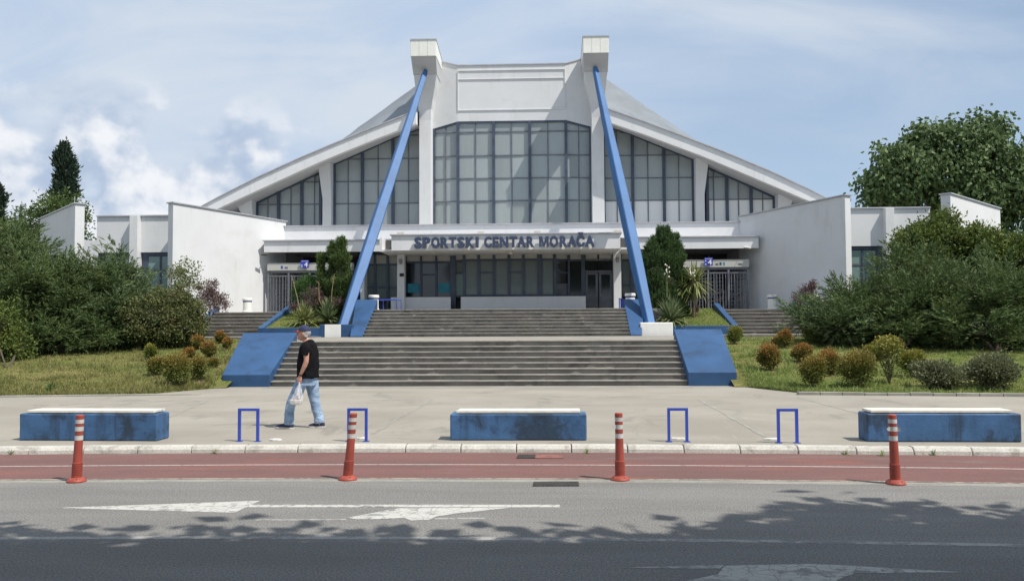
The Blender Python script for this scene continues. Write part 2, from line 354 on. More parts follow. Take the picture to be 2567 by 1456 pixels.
class MB:
    def __init__(s): s.v = []; s.f = []
    def add(s, vs, fs):
        b = len(s.v); s.v += [tuple(p) for p in vs]; s.f += [tuple(i + b for i in f) for f in fs]; return s
    def box(s, x0, x1, y0, y1, z0, z1):
        return s.hexa([(x0, y0, z0), (x1, y0, z0), (x1, y1, z0), (x0, y1, z0), (x0, y0, z1), (x1, y0, z1), (x1, y1, z1), (x0, y1, z1)])
    def hexa(s, p):
        return s.add(p, [(3, 2, 1, 0), (4, 5, 6, 7), (0, 1, 5, 4), (1, 2, 6, 5), (2, 3, 7, 6), (3, 0, 4, 7)])
    def prism(s, poly, fn0, fn1):
        """poly: 2-D points; fn0/fn1 map them to the two end faces"""
        n = len(poly); a = [fn0(*p) for p in poly]; b = [fn1(*p) for p in poly]
        return s.add(a + b, [tuple(range(n)), tuple(range(2 * n - 1, n - 1, -1))] + [(i, i + n, (i + 1) % n + n, (i + 1) % n) for i in range(n)])
    def loft(s, rings, cap=True):
        n = len(rings[0]); vs = [p for r in rings for p in r]; fs = []
        for k in range(len(rings) - 1):
            for i in range(n):
                j = (i + 1) % n; fs.append((k * n + i, k * n + j, (k + 1) * n + j, (k + 1) * n + i))
        if cap: fs += [tuple(range(n - 1, -1, -1)), tuple(range((len(rings) - 1) * n, len(rings) * n))]
        return s.add(vs, fs)
    def tube(s, pts, rad, n=8, sq=(1, 1)):
        pts = [Vector(p) for p in pts]; rings = []
        rad = rad if isinstance(rad, (list, tuple)) else [rad] * len(pts)
        for i, p in enumerate(pts):
            t = (pts[min(i + 1, len(pts) - 1)] - pts[max(i - 1, 0)]).normalized()
            ref = Vector((0, 0, 1)) if abs(t.z) < .9 else Vector((0, 1, 0))
            u = t.cross(ref).normalized(); q = t.cross(u)
            rings.append([p + (u * math.cos(a) * sq[0] + q * math.sin(a) * sq[1]) * rad[i] for a in [2 * math.pi * k / n for k in range(n)]])
        return s.loft(rings)
    def lathe(s, prof, n=20, c=(0, 0)):
        return s.loft([[(c[0] + r * math.cos(2 * math.pi * k / n), c[1] + r * math.sin(2 * math.pi * k / n), z) for k in range(n)] for r, z in prof])
    def mesh(s, name, off=(0, 0, 0)):
        me = bpy.data.meshes.new(name)
        me.from_pydata([(p[0] - off[0], p[1] - off[1], p[2] - off[2]) for p in s.v], [], s.f)
        bm = bmesh.new(); bm.from_mesh(me); bmesh.ops.recalc_face_normals(bm, faces=bm.faces); bm.to_mesh(me); bm.free()
        return me
    def build(s, name, mat, parent=None, loc=None, smooth=False, bevel=0, seg=2):
        if loc is not None: off = loc
        elif parent is not None and not is_local(parent): off = worg(parent)
        else: off = (0, 0, 0)
        me = s.mesh(name, off)
        if smooth: me.polygons.foreach_set('use_smooth', [True] * len(me.polygons))
        o = link(name, me, mat, parent, loc)
        if bevel:
            b = o.modifiers.new('bevel', 'BEVEL'); b.width = bevel; b.segments = seg; b.limit_method = 'ANGLE'; b.angle_limit = R(35)
        return o
def ray(x, y):
    a = (x - 1283.5) / FPX; b = -(y - 728.) / FPX
    a, b = a + ROLL * b, b - ROLL * a
    cp, sp = math.cos(PIT), math.sin(PIT); fx_, fy_, fz_ = a, cp - b * sp, sp + b * cp
    c, s = math.cos(YAW), math.sin(YAW)
    return Vector((c * fx_ - s * fy_, s * fx_ + c * fy_, fz_))
def gp(x, y, z):                       # survey: where a sight line meets the level z
    d_ = ray(x, y); return CAM + d_ * ((z - CAM.z) / d_.z)
def fp(x, y, Y):                       # survey: where a sight line meets the plane at depth Y
    d_ = ray(x, y); return CAM + d_ * ((Y - CAM.y) / d_.y)
def interp(x, pts):
    pts = sorted(pts)
    if x <= pts[0][0]: p, q = pts[0], pts[1]
    elif x >= pts[-1][0]: p, q = pts[-2], pts[-1]
    else:
        for p, q in zip(pts, pts[1:]):
            if p[0] <= x <= q[0]: break
    return p[1] + (q[1] - p[1]) * (x - p[0]) / (q[0] - p[0])

# ================================================================== the setting
PZ = .10                                                    # pavement level
def ky(x):                                                  # the road bends gently
    u = max(-13, min(13, x - 1.0)); return 12.8 - .0058 * u * u - .15 * max(0, abs(x - 1.0) - 13)
def strip(name, y0, y1, z, mat, x0=-60, x1=62, n=80, parent=None, kind='structure'):
    xs = [x0 + (x1 - x0) * i / n for i in range(n + 1)]
    m = MB(); m.add([(x, ky(x) + y0, z) for x in xs] + [(x, ky(x) + y1, z) for x in xs], [(i, i + 1, i + n + 2, i + n + 1) for i in range(n)])
    o = m.build(name, mat, parent)
    if parent is None: tag(o, kind=kind)
    return o
m = MB(); m.add([(-1500, -1500, -.06), (1500, -1500, -.06), (1500, 3000, -.06), (-1500, 3000, -.06)], [(0, 1, 2, 3)])
tag(m.build('ground', 'ground_far'), kind='structure')
road = strip('road', -30, -2.2, 0, 'asphalt')
cyc = strip('cycle_lane', -2.2, .02, .004, 'lane_red')
strip('gutter_strip', -2.42, -2.2, .0015, 'edging_concrete', parent=road)
strip('lane_line', -1.165, -1.115, .0055, 'paint_line', parent=cyc)
strip('edge_line', -2.235, -2.18, .0055, 'paint_cream', parent=cyc)
strip('worn_line', -2.36, -2.33, .003, 'paint_faded', parent=cyc)
strip('centre_line', -5.24, -5.14, .0015, 'paint_faded', parent=road)
def road_poly(name, pts, mat, z=.0016):
    P = [gp(x, y, z) for x, y in pts]
    MB().add(P, [tuple(range(len(P)))]).build(name, mat, road)
road_poly('arrow_head', [(135, 1272), (653, 1254), (630, 1264), (588, 1284)], 'paint_white')
road_poly('arrow_shaft', [(618, 1264), (1403, 1264), (1403, 1270.5), (612, 1270.5)], 'paint_white', .0022)
road_poly('arrow_branch', [(1284, 1271), (1221, 1278), (1143, 1287), (1095, 1293), (1075, 1302), (1030, 1303.5), (1014, 1297), (960, 1300), (896, 1301), (868, 1296.5), (900, 1291), (1000, 1272)], 'paint_white', .0028)
road_poly('arrow_branch', [(640, 1300), (868, 1299), (868, 1303), (640, 1304)], 'paint_faded')
road_poly('arrow_branch', [(1090, 1297), (1215, 1296), (1215, 1300), (1085, 1301)], 'paint_faded')
road_poly('arrow_near', [(1816, 1417), (2028, 1412), (2149, 1417), (2139, 1437), (2099, 1452), (2085, 1475), (1690, 1475), (1725, 1454), (1800, 1438)], 'paint_worn', .0016)
road_poly('arrow_near', [(1551, 1421), (1815, 1415), (1806, 1424), (1690, 1424)], 'paint_faded', .0018)
road_poly('arrow_near', [(2150, 1418), (2417, 1433), (2260, 1434), (2142, 1436)], 'paint_worn', .0018)
# pavement
xs = [-60 + 122 * i / 122 for i in range(123)]
m = MB(); n = len(xs)
m.add([(x, ky(x) + .19, PZ) for x in xs] + [(x, 30.0, PZ) for x in xs], [(i, i + 1, i + n + 1, i + n) for i in range(n - 1)])
pave = tag(m.build('pavement', 'pavement_concrete'), kind='structure')
def seam(a, b, wd, mat='edging_concrete'):
    A, B = gp(*a, PZ + .004), gp(*b, PZ + .004); t_ = (B - A).normalized(); s_ = Vector((-t_.y, t_.x, 0)) * wd / 2
    n_ = 14; pts = [A.lerp(B, i / n_) + Vector((random.uniform(-.02, .02), random.uniform(-.02, .02), 0)) for i in range(n_ + 1)]
    ww = [wd * random.uniform(.25, 1) for _ in pts]; s1 = s_.normalized()
    m = MB(); m.add([p + s1 * q / 2 for p, q in zip(pts, ww)] + [p - s1 * q / 2 for p, q in zip(pts, ww)], [(i, i + 1, i + n_ + 2, i + n_ + 1) for i in range(n_)])
    m.build('joint', mat, pave)
for a, b, wd in [((935, 1086), (1085, 1000), .10), ((2330 / 1.0 - 580, 1000), (1935, 1104), .12), ((350, 1078), (520, 1004), .10), ((1180, 1060), (1260, 1005), .05), ((2000, 996), (2190, 1046), .05),
                 ((1350, 1000), (1352, 1023), .03), ((920, 1002), (1065, 1003), .05), ((1430, 996), (1790, 991), .04), ((150, 1015), (330, 1003), .06)]:
    seam(a, b, wd)
# a paler, wider seam of concrete along the foot of the stairs
m = MB().add([(-6.2, 25.0, PZ + .004), (6.1, 25.0, PZ + .004), (6.1, 25.87, PZ + .004), (-6.2, 25.87, PZ + .004)], [(0, 1, 2, 3)]); m.build('stair_foot_strip', 'landing_concrete', pave)
# kerb of single stones
kerb = thing('kerb', (1, 12.7, 0), 'white painted kerb of long stones between pavement and red cycle lane', 'kerb')
x = -9.45
while x < 12.5:
    L = .79 + random.uniform(-.02, .02); a, b = x + .006, x + L - .006; dz_, dyy = random.uniform(-.006, .006), random.uniform(-.008, .008)
    prof = [(0, -.02), (.012, .055), (.05, .098), (.075, .108), (.195, .108), (.195, -.02)]
    m = MB(); m.prism(prof, lambda p, q: (a, ky(a) + p + dyy, q + dz_), lambda p, q: (b, ky(b) + p + dyy, q + dz_))
    m.build('kerb_stone', 'kerb_white', kerb, bevel=.012); x += L
# lawns
def lz(x, y):
    return max(PZ + .01, .115 + (y - 22.4) * .089) + .05 * (mnoise.noise(Vector((x * .5, y * .5, 0))))
def lp(px, py):
    d_ = ray(px, py); t_ = 15.0
    while t_ < 60:
        p = CAM + d_ * t_
        if p.z < lz2(p.x, p.y): return p
        t_ += .05
    return p
def lawn_front(x):
    return 22.75 + (x + 7.1) * .145 if x < 0 else 22.5 - (x - 7.5) * .135
LAWN = {}
def lawn_f0(x):
    ax = abs(x); f0 = lawn_front(x)
    return f0 + (25.2 - f0) * max(0, min(1, (8.7 - ax) / 1.1)) if ax < 8.7 else f0
def lz2(x, y): return min(lz(x, y), PZ + .012 + max(0, y - lawn_f0(x)) * .3)
for side, name in ((-1, 'lawn'), (1, 'lawn')):
    nx, ny = 70, 44; vs_, fs_ = [], []
    for i in range(nx + 1):
        for j in range(ny + 1):
            ax = 7.3 + (40 - 7.3) * (i / nx) ** 1.5; x_ = side * ax; f0 = lawn_f0(x_)
            y_ = f0 + (37.0 - f0) * (j / ny); vs_.append((x_, y_, lz2(x_, y_)))
    for i in range(nx):
        for j in range(ny):
            a = i * (ny + 1) + j; fs_.append((a, a + 1, a + ny + 2, a + ny + 1))
    m = MB(); m.add(vs_, fs_); o = tag(m.build(name, 'lawn_soil', smooth=True), kind='structure'); LAWN[side] = o
def mesh_np(name, V, nper, mat, parent=None, loc=(0, 0, 0), kind=None):
    """V: (faces, nper, 3) loose polygons"""
    V = np.asarray(V, dtype=np.float32); nf = V.shape[0]
    me = bpy.data.meshes.new(name); me.vertices.add(nf * nper); me.loops.add(nf * nper); me.polygons.add(nf)
    me.vertices.foreach_set('co', (V - np.array(loc, dtype=np.float32)).reshape(-1))
    me.loops.foreach_set('vertex_index', np.arange(nf * nper, dtype=np.int32))
    me.polygons.foreach_set('loop_start', np.arange(0, nf * nper, nper, dtype=np.int32))
    me.update(calc_edges=True)
    o = link(name, me, mat, parent)
    if kind: o['kind'] = kind
    return o
def grass_blades(xy, zf, h0, h1, wd):
    n = len(xy); z = np.array([zf(a, b) for a, b in xy]); base = np.column_stack([xy, z - .01])
    ang = rng.uniform(0, 2 * np.pi, n); side = np.column_stack([np.cos(ang), np.sin(ang), np.zeros(n)]) * wd / 2
    h = rng.uniform(h0, h1, n); lean = rng.normal(0, .45, (n, 2)) * h[:, None]
    tip = base + np.column_stack([lean, h])
    return np.stack([base - side, base + side, tip], 1)
for side in (-1, 1):
    pts = []
    while len(pts) < 52000:
        ax = 7.7 + 10.5 * random.random() ** 1.1; x_ = side * ax; f0 = lawn_f0(x_)
        y_ = f0 + .05 + (36.3 - f0) * random.random() ** 1.6
        k = mnoise.noise(Vector((x_ * .7, y_ * .7, 3)))
        if k < -.05 - .25 * math.exp(-(y_ - f0) / 1.2) and random.random() < .7: continue
        pts.append((x_, y_))
    pts = np.array(pts)
    ct = pts[rng.integers(0, len(pts), 420)]; tf = np.repeat(ct, 26, 0) + rng.normal(0, .07, (420 * 26, 2)); tf = tf[np.array([b_ > lawn_f0(a_) + .04 for a_, b_ in tf])]
    fr = np.column_stack([side * rng.uniform(7.7, 17.5, 5200), np.zeros(5200)]); fr[:, 1] = [lawn_f0(a_) + .02 + abs(rng.normal(0, .14)) for a_ in fr[:, 0]]
    o = mesh_np('grass', np.concatenate([grass_blades(pts, lz2, .03, .09, .024), grass_blades(tf, lz2, .07, .20, .026), grass_blades(fr, lz2, .05, .15, .024)]), 3, 'blade_grass' if side < 0 else 'blade_green')
    tag(o, 'short dry patchy grass on the left bank' if side < 0 else 'short green grass on the right bank', 'grass', kind='stuff')
# lawn edging stones
for side in (-1, 1):
    e = thing('lawn_edging', (side * 10, lawn_front(side * 10), PZ), 'flush pale edging stones along the foot of the left bank' if side < 0 else 'raised grey edging stones along the foot of the right bank', 'edging')
    ax = 7.05 if side < 0 else 8.25
    if side > 0: pass
    while ax < 17:
        L = .82 if side < 0 else .52; a, b = side * (ax + .008), side * (ax + L - .008); hz_ = (.035 if side < 0 else .075) + random.uniform(-.008, .008)
        m = MB(); y0a, y0b = lawn_front(a) - .13, lawn_front(b) - .13
        m.hexa([(a, y0a, 0), (b, y0b, 0), (b, y0b + .16, 0), (a, y0a + .16, 0), (a, y0a, PZ + hz_), (b, y0b, PZ + hz_), (b, y0b + .16, PZ + hz_), (a, y0a + .16, PZ + hz_)])
        m.build('edging_stone', 'edging_concrete', e, bevel=.012); ax += L
# drain gully beside the lane and an access plate at the kerb
g = thing('drain_grate', gp(1392, 1212, 0), 'dark iron drain grate at the edge of the cycle lane', 'drain')
p0, p1, p2, p3 = gp(1335, 1217.5, .006), gp(1452, 1217, .006), gp(1450, 1206, .006), gp(1338, 1206.5, .006)
MB().add([p0, p1, p2, p3], [(0, 1, 2, 3)]).build('frame', 'grate_iron', g)
for k in range(11):
    u = (k + .5) / 11; a = p0.lerp(p1, u); b = p3.lerp(p2, u); bx('bar', 'grate_iron', g, a.x - .012, a.x + .012, a.y + .02, b.y - .02, .004, .0095)
g = thing('access_plate', gp(1345, 1143, .004), 'rusty red access plate lying against the kerb', 'plate')
p0, p1, p2, p3 = gp(1293, 1148, .008), gp(1412, 1148, .008), gp(1408, 1140, .008), gp(1296, 1140, .008)
MB().hexa([p0, p1, p2, p3] + [p + Vector((0, 0, .004)) for p in (p0, p1, p2, p3)]).build('plate', 'rust_plate', g)
MB().hexa([p.lerp(q, .02) + Vector((0, 0, .002)) for p, q in ((p0, p1), (p0.lerp(p1, .42), p0), (p3.lerp(p2, .42), p3), (p3, p2))] + [p.lerp(q, .02) + Vector((0, 0, .009)) for p, q in ((p0, p1), (p0.lerp(p1, .42), p0), (p3.lerp(p2, .42), p3), (p3, p2))]).build('cover', 'grate_iron', g)

# ================================================================== staircases
LZ0, LZ1, TZ = 1.402, 1.45, 2.642
def flight(root, x0, x1, yb, z0, nst, rise, run, split=1):
    for i in range(nst):
        zt = z0 + rise * (i + 1); y0 = yb + run * i
        s_ = MB().box(x0, x1, y0, y0 + run + .25, z0 - .3 if i == 0 else zt - rise - .1, zt - .034).build('step', 'step_concrete', root)
        xx = x0; k = 0
        L = (x1 - x0) / split
        for k in range(split):
            a, b = x0 + L * k + .004, x0 + L * (k + 1) - .004; dz_ = random.uniform(-.004, .004)
            nn = 9; yb_ = y0 + run + .02; rg = []
            for e in range(nn + 1):
                q = a + (b - a) * e / nn; yf_ = y0 - .05 + random.uniform(-.007, .007) + (.03 if random.random() < .05 else 0); rg.append([(q, yf_, zt - .032), (q, yf_, zt + dz_), (q, yb_, zt + dz_), (q, yb_, zt - .032)])
            MB().loft(rg).build('nosing', 'nosing_concrete', s_)
st = thing('main_staircase', (0, 25.9, PZ), 'wide grey concrete staircase up to the entrance between blue side walls', 'staircase')
flight(st, -6.2, 6.08, 25.9, PZ, 8, (LZ0 - PZ) / 8, .30, 6)
m = MB(); m.hexa([(-7.62, 28.05, .3), (7.62, 28.05, .3), (7.62, 36.75, .3), (-7.62, 36.75, .3), (-7.62, 28.05, LZ0 - .002), (7.62, 28.05, LZ0 - .002), (7.62, 36.75, LZ1), (-7.62, 36.75, LZ1)]); m.build('landing', 'landing_concrete', st)
flight(st, -5.7, 5.4, 36.5, LZ1, 8, (TZ - LZ1) / 8, .32, 6)
def wedge(xi, xo, xob, y0, y1, zb, zf, zk, root, mat='stringer_blue', nm='side_wall', nose=.12):
    """side wall with a sloping top: xi inner face, xo outer front, xob outer back"""
    m = MB(); m.add([(xi, y0, zb), (xo, y0, zb), (xob, y1, zb), (xi, y1, zb), (xi, y0 + 0.0, zf), (xo, y0 + 0.0, zf), (xob, y1, zk), (xi, y1, zk)],
                    [(3, 2, 1, 0), (4, 5, 6, 7), (0, 1, 5, 4), (1, 2, 6, 5), (2, 3, 7, 6), (3, 0, 4, 7)])
    return m.build(nm, mat, root, bevel=.02)
wedge(-6.2, -7.62, -8.0, 25.75, 28.6, 0, .46, 1.69, st); wedge(6.08, 7.48, 7.6, 25.75, 28.6, 0, .50, 1.74, st)
wedge(-5.7, -6.22, -6.7, 36.35, 39.6, 1.2, LZ1 + .06, 3.13, st); wedge(5.4, 5.83, 6.4, 36.35, 39.6, 1.2, LZ1 + .06, 3.07, st)
SPZ = 1.49
for side in (-1, 1):
    pth = MB(); a, b = (side * 7.6, side * 15.5); pth.box(min(a, b), max(a, b), 36.7, 41.0, .6, SPZ - .01); o = pth.build('path', 'landing_concrete'); tag(o, kind='structure')
    rw = thing('retaining_strip', (side * 11, 36.6, 1.2), ('dark weathered concrete strip holding the path above the %s bank' % ('left' if side < 0 else 'right')), 'retaining wall')
    xx = 7.64
    while xx < 15.4:
        a, b = side * (xx + .005), side * (xx + .895); MB().box(min(a, b), max(a, b), 36.5, 36.69, .5, SPZ - random.uniform(0, .02)).build('block', 'retaining_concrete', rw, bevel=.015); xx += .9
    ss = thing('side_staircase', (side * 12, 40, SPZ), ('grey concrete side stairs up to the left turnstile gate' if side < 0 else 'grey concrete side stairs up to the right turnstile gate'), 'staircase')
    x0, x1 = (-14.15, -10.75) if side < 0 else (10.2, 13.6)
    flight(ss, x0, x1, 40.0, SPZ - .02, 7, (TZ - SPZ) / 7, .31, 2)
    if side < 0:
        wedge(-10.75, -10.5, -10.5, 38.2, 42.6, 1.2, 1.86, 2.95, ss, nm='side_wall'); wedge(-14.15, -14.4, -14.4, 39.9, 42.7, 1.2, 1.78, 2.95, ss)
    else:
        wedge(10.2, 9.95, 9.95, 38.2, 42.6, 1.2, 1.86, 2.95, ss); wedge(13.6, 13.85, 13.85, 39.9, 42.9, 1.2, 1.78, 2.95, ss)
terr = MB(); terr.box(-7.0, 7.0, 38.9, 52, 1.5, TZ - .004); terr.box(-15.6, -7.0, 42.3, 52, 1.5, TZ - .006); terr.box(7.0, 15.6, 42.3, 52, 1.5, TZ - .006)
tag(terr.build('terrace', 'landing_concrete'), kind='structure')
# planted beds
def bz(y): return 1.78 + max(0, (y - 38.1)) * .20
for side in (-1, 1):
    bed = thing('planting_bed', (side * 8.5, 38.1, SPZ), ('raised blue-edged grass bed with yuccas left of the main stairs' if side < 0 else 'raised blue-edged grass bed with yuccas right of the main stairs'), 'planter')
    xa, xb = side * 6.75, side * (10.5 if side < 0 else 9.95)
    MB().box(min(xa, xb), max(xa, xb), 37.95, 38.15, 1.3, 1.86).build('front_wall', 'stringer_blue', bed, bevel=.015)
    vs_, fs_ = [], []
    for i in range(11):
        for j in range(11):
            x_ = xa + (xb - xa) * i / 10; y_ = 38.15 + 4.5 * j / 10; vs_.append((x_, y_, bz(y_) + .03 * mnoise.noise(Vector((x_, y_, 0)))))
    for i in range(10):
        for j in range(10): a = i * 11 + j; fs_.append((a, a + 1, a + 12, a + 11))
    MB().add(vs_, fs_).build('soil', 'lawn_soil', bed)
    pts = np.column_stack([rng.uniform(min(xa, xb) + .05, max(xa, xb) - .05, 5000), 38.17 + 4.3 * rng.random(5000)])
    o = mesh_np('grass', grass_blades(pts, lambda a, b: bz(b), .05, .13, .022), 3, 'blade_green', bed, kind='stuff'); o.location = -worg(bed)
    xw = side * 6.75
    MB().box(min(xw, xw + side * .2), max(xw, xw + side * .2), 38.16, 42.3, 1.3, 2.0).build('side_kerb', 'stringer_blue', bed)

# ================================================================== the sports hall
H = thing('sports_hall', (0, 48, TZ), 'white concrete sports hall with tall pylons, blue struts and glazed gable front', 'building')
YG = 50.0
RA_, RB_ = fp(1046, 213, 52), fp(853, 353, 52)
TOPW = [(5.19, 13.40), (6.64, 12.93), (8.66, 12.05), (10.29, 11.36), (11.03, 10.92), (13.6, 9.74), (14.79, 9.16), (16.5, 8.25)]
FT = [(4.9, 13.82), (5.53, 13.60), (7.4, 12.90), (9.5, 12.07), (11.66, 11.19), (13.9, 10.20), (15.9, 9.22), (16.92, 8.69), (18.8, 7.6)]
FB = [(4.9, 13.15), (7.37, 12.25), (10.56, 10.99), (13.8, 9.55), (16.03, 8.56), (17.6, 7.75), (18.8, 7.1)]
ROWS = [7.45, 8.99, 10.27, 11.57, 12.92, 13.6]
def pane_poly(name, mat, parent, x0, x1, z0, zt0, zt1, y, th=.03):
    """a pane whose top slopes from zt0 to zt1"""
    if min(zt0, zt1) - z0 < .02:
        if max(zt0, zt1) - z0 < .06: return None
    poly = [(x0, z0), (x1, z0)] + ([(x1, zt1)] if zt1 > z0 + .01 else []) + ([(x0, zt0)] if zt0 > z0 + .01 else [])
    if len(poly) < 3: return None
    return MB().prism(poly, lambda p, q: (p, y, q), lambda p, q: (p, y + th, q)).build(name, mat, parent)
def glazing(parent, xs, thick, topf, yf, rows, white=None):
    """xs: mullion positions; thick: which of them are heavy; a pane between every two and every two rows"""
    for i, x_ in enumerate(xs):
        wd = .16 if thick[i] else .055; zt = topf(x_); y_ = yf(x_); dep = .16 if thick[i] else .06
        bx('mullion', 'frame_blue' if thick[i] else 'frame_grey', parent, x_ - wd / 2, x_ + wd / 2, y_ - dep, y_ + .05, rows[0], zt)
    for i in range(len(xs) - 1):
        a = xs[i] + (.08 if thick[i] else .0275); b = xs[i + 1] - (.08 if thick[i + 1] else .0275); ya = (yf(a) + yf(b)) / 2
        for k in range(len(rows)):
            z0 = rows[k]; ta, tb = topf(a), topf(b); z1 = rows[k + 1] if k + 1 < len(rows) else 99
            if max(ta, tb) <= z0 + .05: break
            mat = 'pane_frosted'
            if white and white(a, b, k): mat = 'pane_sun_white'
            za, zb = min(z1, ta), min(z1, tb)
            j_ = [random.uniform(0, .022) for _ in range(4)]; m = MB(); poly = [(a, yf(a) - j_[0], z0), (b, yf(b) - j_[1], z0)] + ([(b, yf(b) - j_[2], zb)] if zb > z0 + .02 else []) + ([(a, yf(a) - j_[3], za)] if za > z0 + .02 else [])
            if len(poly) < 3: break
            n_ = len(poly); m.add(poly + [(p[0], p[1] + .03, p[2]) for p in poly], [tuple(range(n_)), tuple(range(2 * n_ - 1, n_ - 1, -1))] + [(q, q + n_, (q + 1) % n_ + n_, (q + 1) % n_) for q in range(n_)])
            m.build('pane', mat, parent)
            if za > z0 and zb > z0: 
                MB().hexa([(a, yf(a) - .05, z0 - .03), (b, yf(b) - .05, z0 - .03), (b, yf(b) + .04, z0 - .03), (a, yf(a) + .04, z0 - .03), (a, yf(a) - .05, z0 + .03), (b, yf(b) - .05, z0 + .03), (b, yf(b) + .04, z0 + .03), (a, yf(a) + .04, z0 + .03)]).build('transom', 'frame_grey', parent)
# centre bay
wb = bx('window', 'frame_blue', H, -4.5, 4.5, 49.45, 49.55, 7.33, 7.43)
ctop = lambda x: 13.49 if abs(x) <= 3.05 else 13.49 - (abs(x) - 3.05) * .24
cy = lambda x: 49.5 + max(0, abs(x) - 3.05) * .16
wb.scale = (1, 1, 1); me = MB().box(-4.5, 4.5, 49.45, 49.58, 7.30, 7.44).mesh('sill', worg(wb)); me.materials.append(MATS['frame_blue']); wb.data = me
cx = [-4.46, -3.77, -3.05, -2.04, -1.02, .01, 1.03, 2.06, 3.08, 3.8, 4.48]
glazing(wb, cx, [1, 0, 1, 0, 1, 0, 1, 0, 1, 0, 1], ctop, cy, ROWS[:5])
for a, b in ((-4.5, -3.05), (-3.05, 3.08), (3.08, 4.5)):
    MB().hexa([(a, cy(a) - .1, ctop(a) - .06), (b, cy(b) - .1, ctop(b) - .06), (b, cy(b) + .05, ctop(b) - .06), (a, cy(a) + .05, ctop(a) - .06), (a, cy(a) - .1, ctop(a) + .04), (b, cy(b) - .1, ctop(b) + .04), (b, cy(b) + .05, ctop(b) + .04), (a, cy(a) + .05, ctop(a) + .04)]).build('head_rail', 'frame_blue', wb)
wt = lambda x: interp(abs(x), TOPW)
for side in (-1, 1):
    for xs_, th in (([5.22, 5.97, 6.86, 7.72, 8.63, 9.46, 10.27], [1, 0, 1, 0, 1, 0, 1]), ([11.05, 11.42, 12.15, 12.8, 13.5, 14.15, 14.78], [1, 0, 1, 0, 1, 0, 1])):
        x_s = [side * q for q in xs_]; tt = th
        if side < 0: x_s = x_s[::-1]; tt = th[::-1]
        a, b = min(x_s), max(x_s)
        wn = MB().box(a, b, YG - .06, YG + .06, 7.30, 7.44).build('window', 'frame_blue', H)
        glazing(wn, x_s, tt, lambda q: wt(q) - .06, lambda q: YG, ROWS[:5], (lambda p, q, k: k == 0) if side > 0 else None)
        pts = [a] + [side * t_[0] for t_ in TOPW if a < side * t_[0] < b] + [b]; pts.sort()
        for p, q in zip(pts, pts[1:]):
            MB().hexa([(p, YG - .1, wt(p) - .14), (q, YG - .1, wt(q) - .14), (q, YG + .05, wt(q) - .14), (p, YG + .05, wt(p) - .14), (p, YG - .1, wt(p) + .02), (q, YG - .1, wt(q) + .02), (q, YG + .05, wt(q) + .02), (p, YG + .05, wt(p) + .02)]).build('head_rail', 'frame_blue', wn)
    # tapered pillars between the glazed sections
    for (bi, bo, ti, to, zt) in ((10.30, 10.80, 10.30, 11.10, 11.5), (14.80, 15.3, 14.80, 15.75, 9.3)):
        r = []
        for z_, f in ((7.2, 0), (9.2 if zt > 10 else 8.0, 0.0), (zt - .6 if zt > 10 else 8.7, .62), (zt, 1)):
            i_, o_ = bi + (ti - bi) * f, bo + (to - bo) * f; y0 = 49.35 - .35 * f
            r.append([(side * i_, y0, z_), (side * o_, y0, z_), (side * o_, 50.4, z_), (side * i_, 50.4, z_)])
        MB().loft(r).build('pillar', 'white_render', H, bevel=.02)
    # roof edge: sloping fascia, soffit and membrane
    n_ = 26; xsr = [5.19 + (18.6 - 5.19) * i / n_ for i in range(n_ + 1)]
    rings = []
    for q in xsr:
        rings.append([(side * q, 47.7, interp(q, FB)), (side * q, 47.7, interp(q, FT)), (side * q, 48.3, interp(q, FT)), (side * q, 48.3, interp(q, FB) + .05)])
    MB().loft(rings).build('roof_fascia', 'white_fascia', H)
    rings = [[(side * q, 47.62, interp(q, FT) + .003), (side * q, 47.62, interp(q, FT) + .06), (side * q, 48.32, interp(q, FT) + .07), (side * q, 48.32, interp(q, FT) + .003)] for q in xsr]
    MB().loft(rings).build('coping', 'coping_metal', H)
    m = MB(); vv = []
    for q in xsr: vv += [(side * q, 48.25, interp(q, FB) + .03), (side * q, 50.3, max(interp(q, TOPW) - .02, 7.0))]
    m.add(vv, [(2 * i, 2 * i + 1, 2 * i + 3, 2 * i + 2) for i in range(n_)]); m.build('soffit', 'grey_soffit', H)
    m = MB(); vv = []; ny = 9
    for q in xsr:
        zf = interp(q, FT) + .04; zr = max(interp(q, [(RA_.x * -1, RA_.z), (RB_.x * -1, RB_.z)]), interp(q, FT) + .25)
        for j in range(ny + 1):
            if j <= 4:
                f = j / 4; sag = -.28 * math.sin(math.pi * f) * max(0, 1 - (q - 5) / 6)
                vv.append((side * q, 48.3 + 3.7 * f, zf + (zr - zf) * f + sag + .05 * mnoise.noise(Vector((q * 2.3, f * 5, side)))))
            else:
                f = (j - 4) / 5; vv.append((side * q, 52 + 30 * f, zr - 2.0 * f))
    m.add(vv, [(i * (ny + 1) + j, i * (ny + 1) + j + 1, (i + 1) * (ny + 1) + j + 1, (i + 1) * (ny + 1) + j) for i in range(n_) for j in range(ny)])
    m.build('roof', 'roof_membrane', H, smooth=True)
    # pylon: column, flared neck and clad head
    S = lambda q: side * q
    rr = []
    for z_, i_, o_, yf_ in ((7.0, 4.5, 5.18, 48.8), (13.5, 4.5, 5.18, 48.8), (14.1, 4.47, 5.2, 48.75), (14.7, 4.36, 5.25, 48.55), (15.3, 4.2, 5.32, 48.25), (15.86, 4.08, 5.36, 48.0)):
        rr.append([(S(i_), yf_, z_), (S(o_), yf_, z_), (S(o_), 51.4, z_), (S(i_), 51.4, z_)])
    py = MB().loft(rr).build('pylon', 'white_render', H, bevel=.02)
    MB().loft([[(S(4.06), 47.98, 15.862), (S(5.38), 47.98, 15.862), (S(5.38), 50.9, 15.862), (S(4.06), 50.9, 15.862)], [(S(4.0), 47.02, 16.58), (S(5.36), 47.02, 16.58), (S(5.36), 50.9, 16.58), (S(4.0), 50.9, 16.58)]]).build('neck', 'grey_soffit', py)
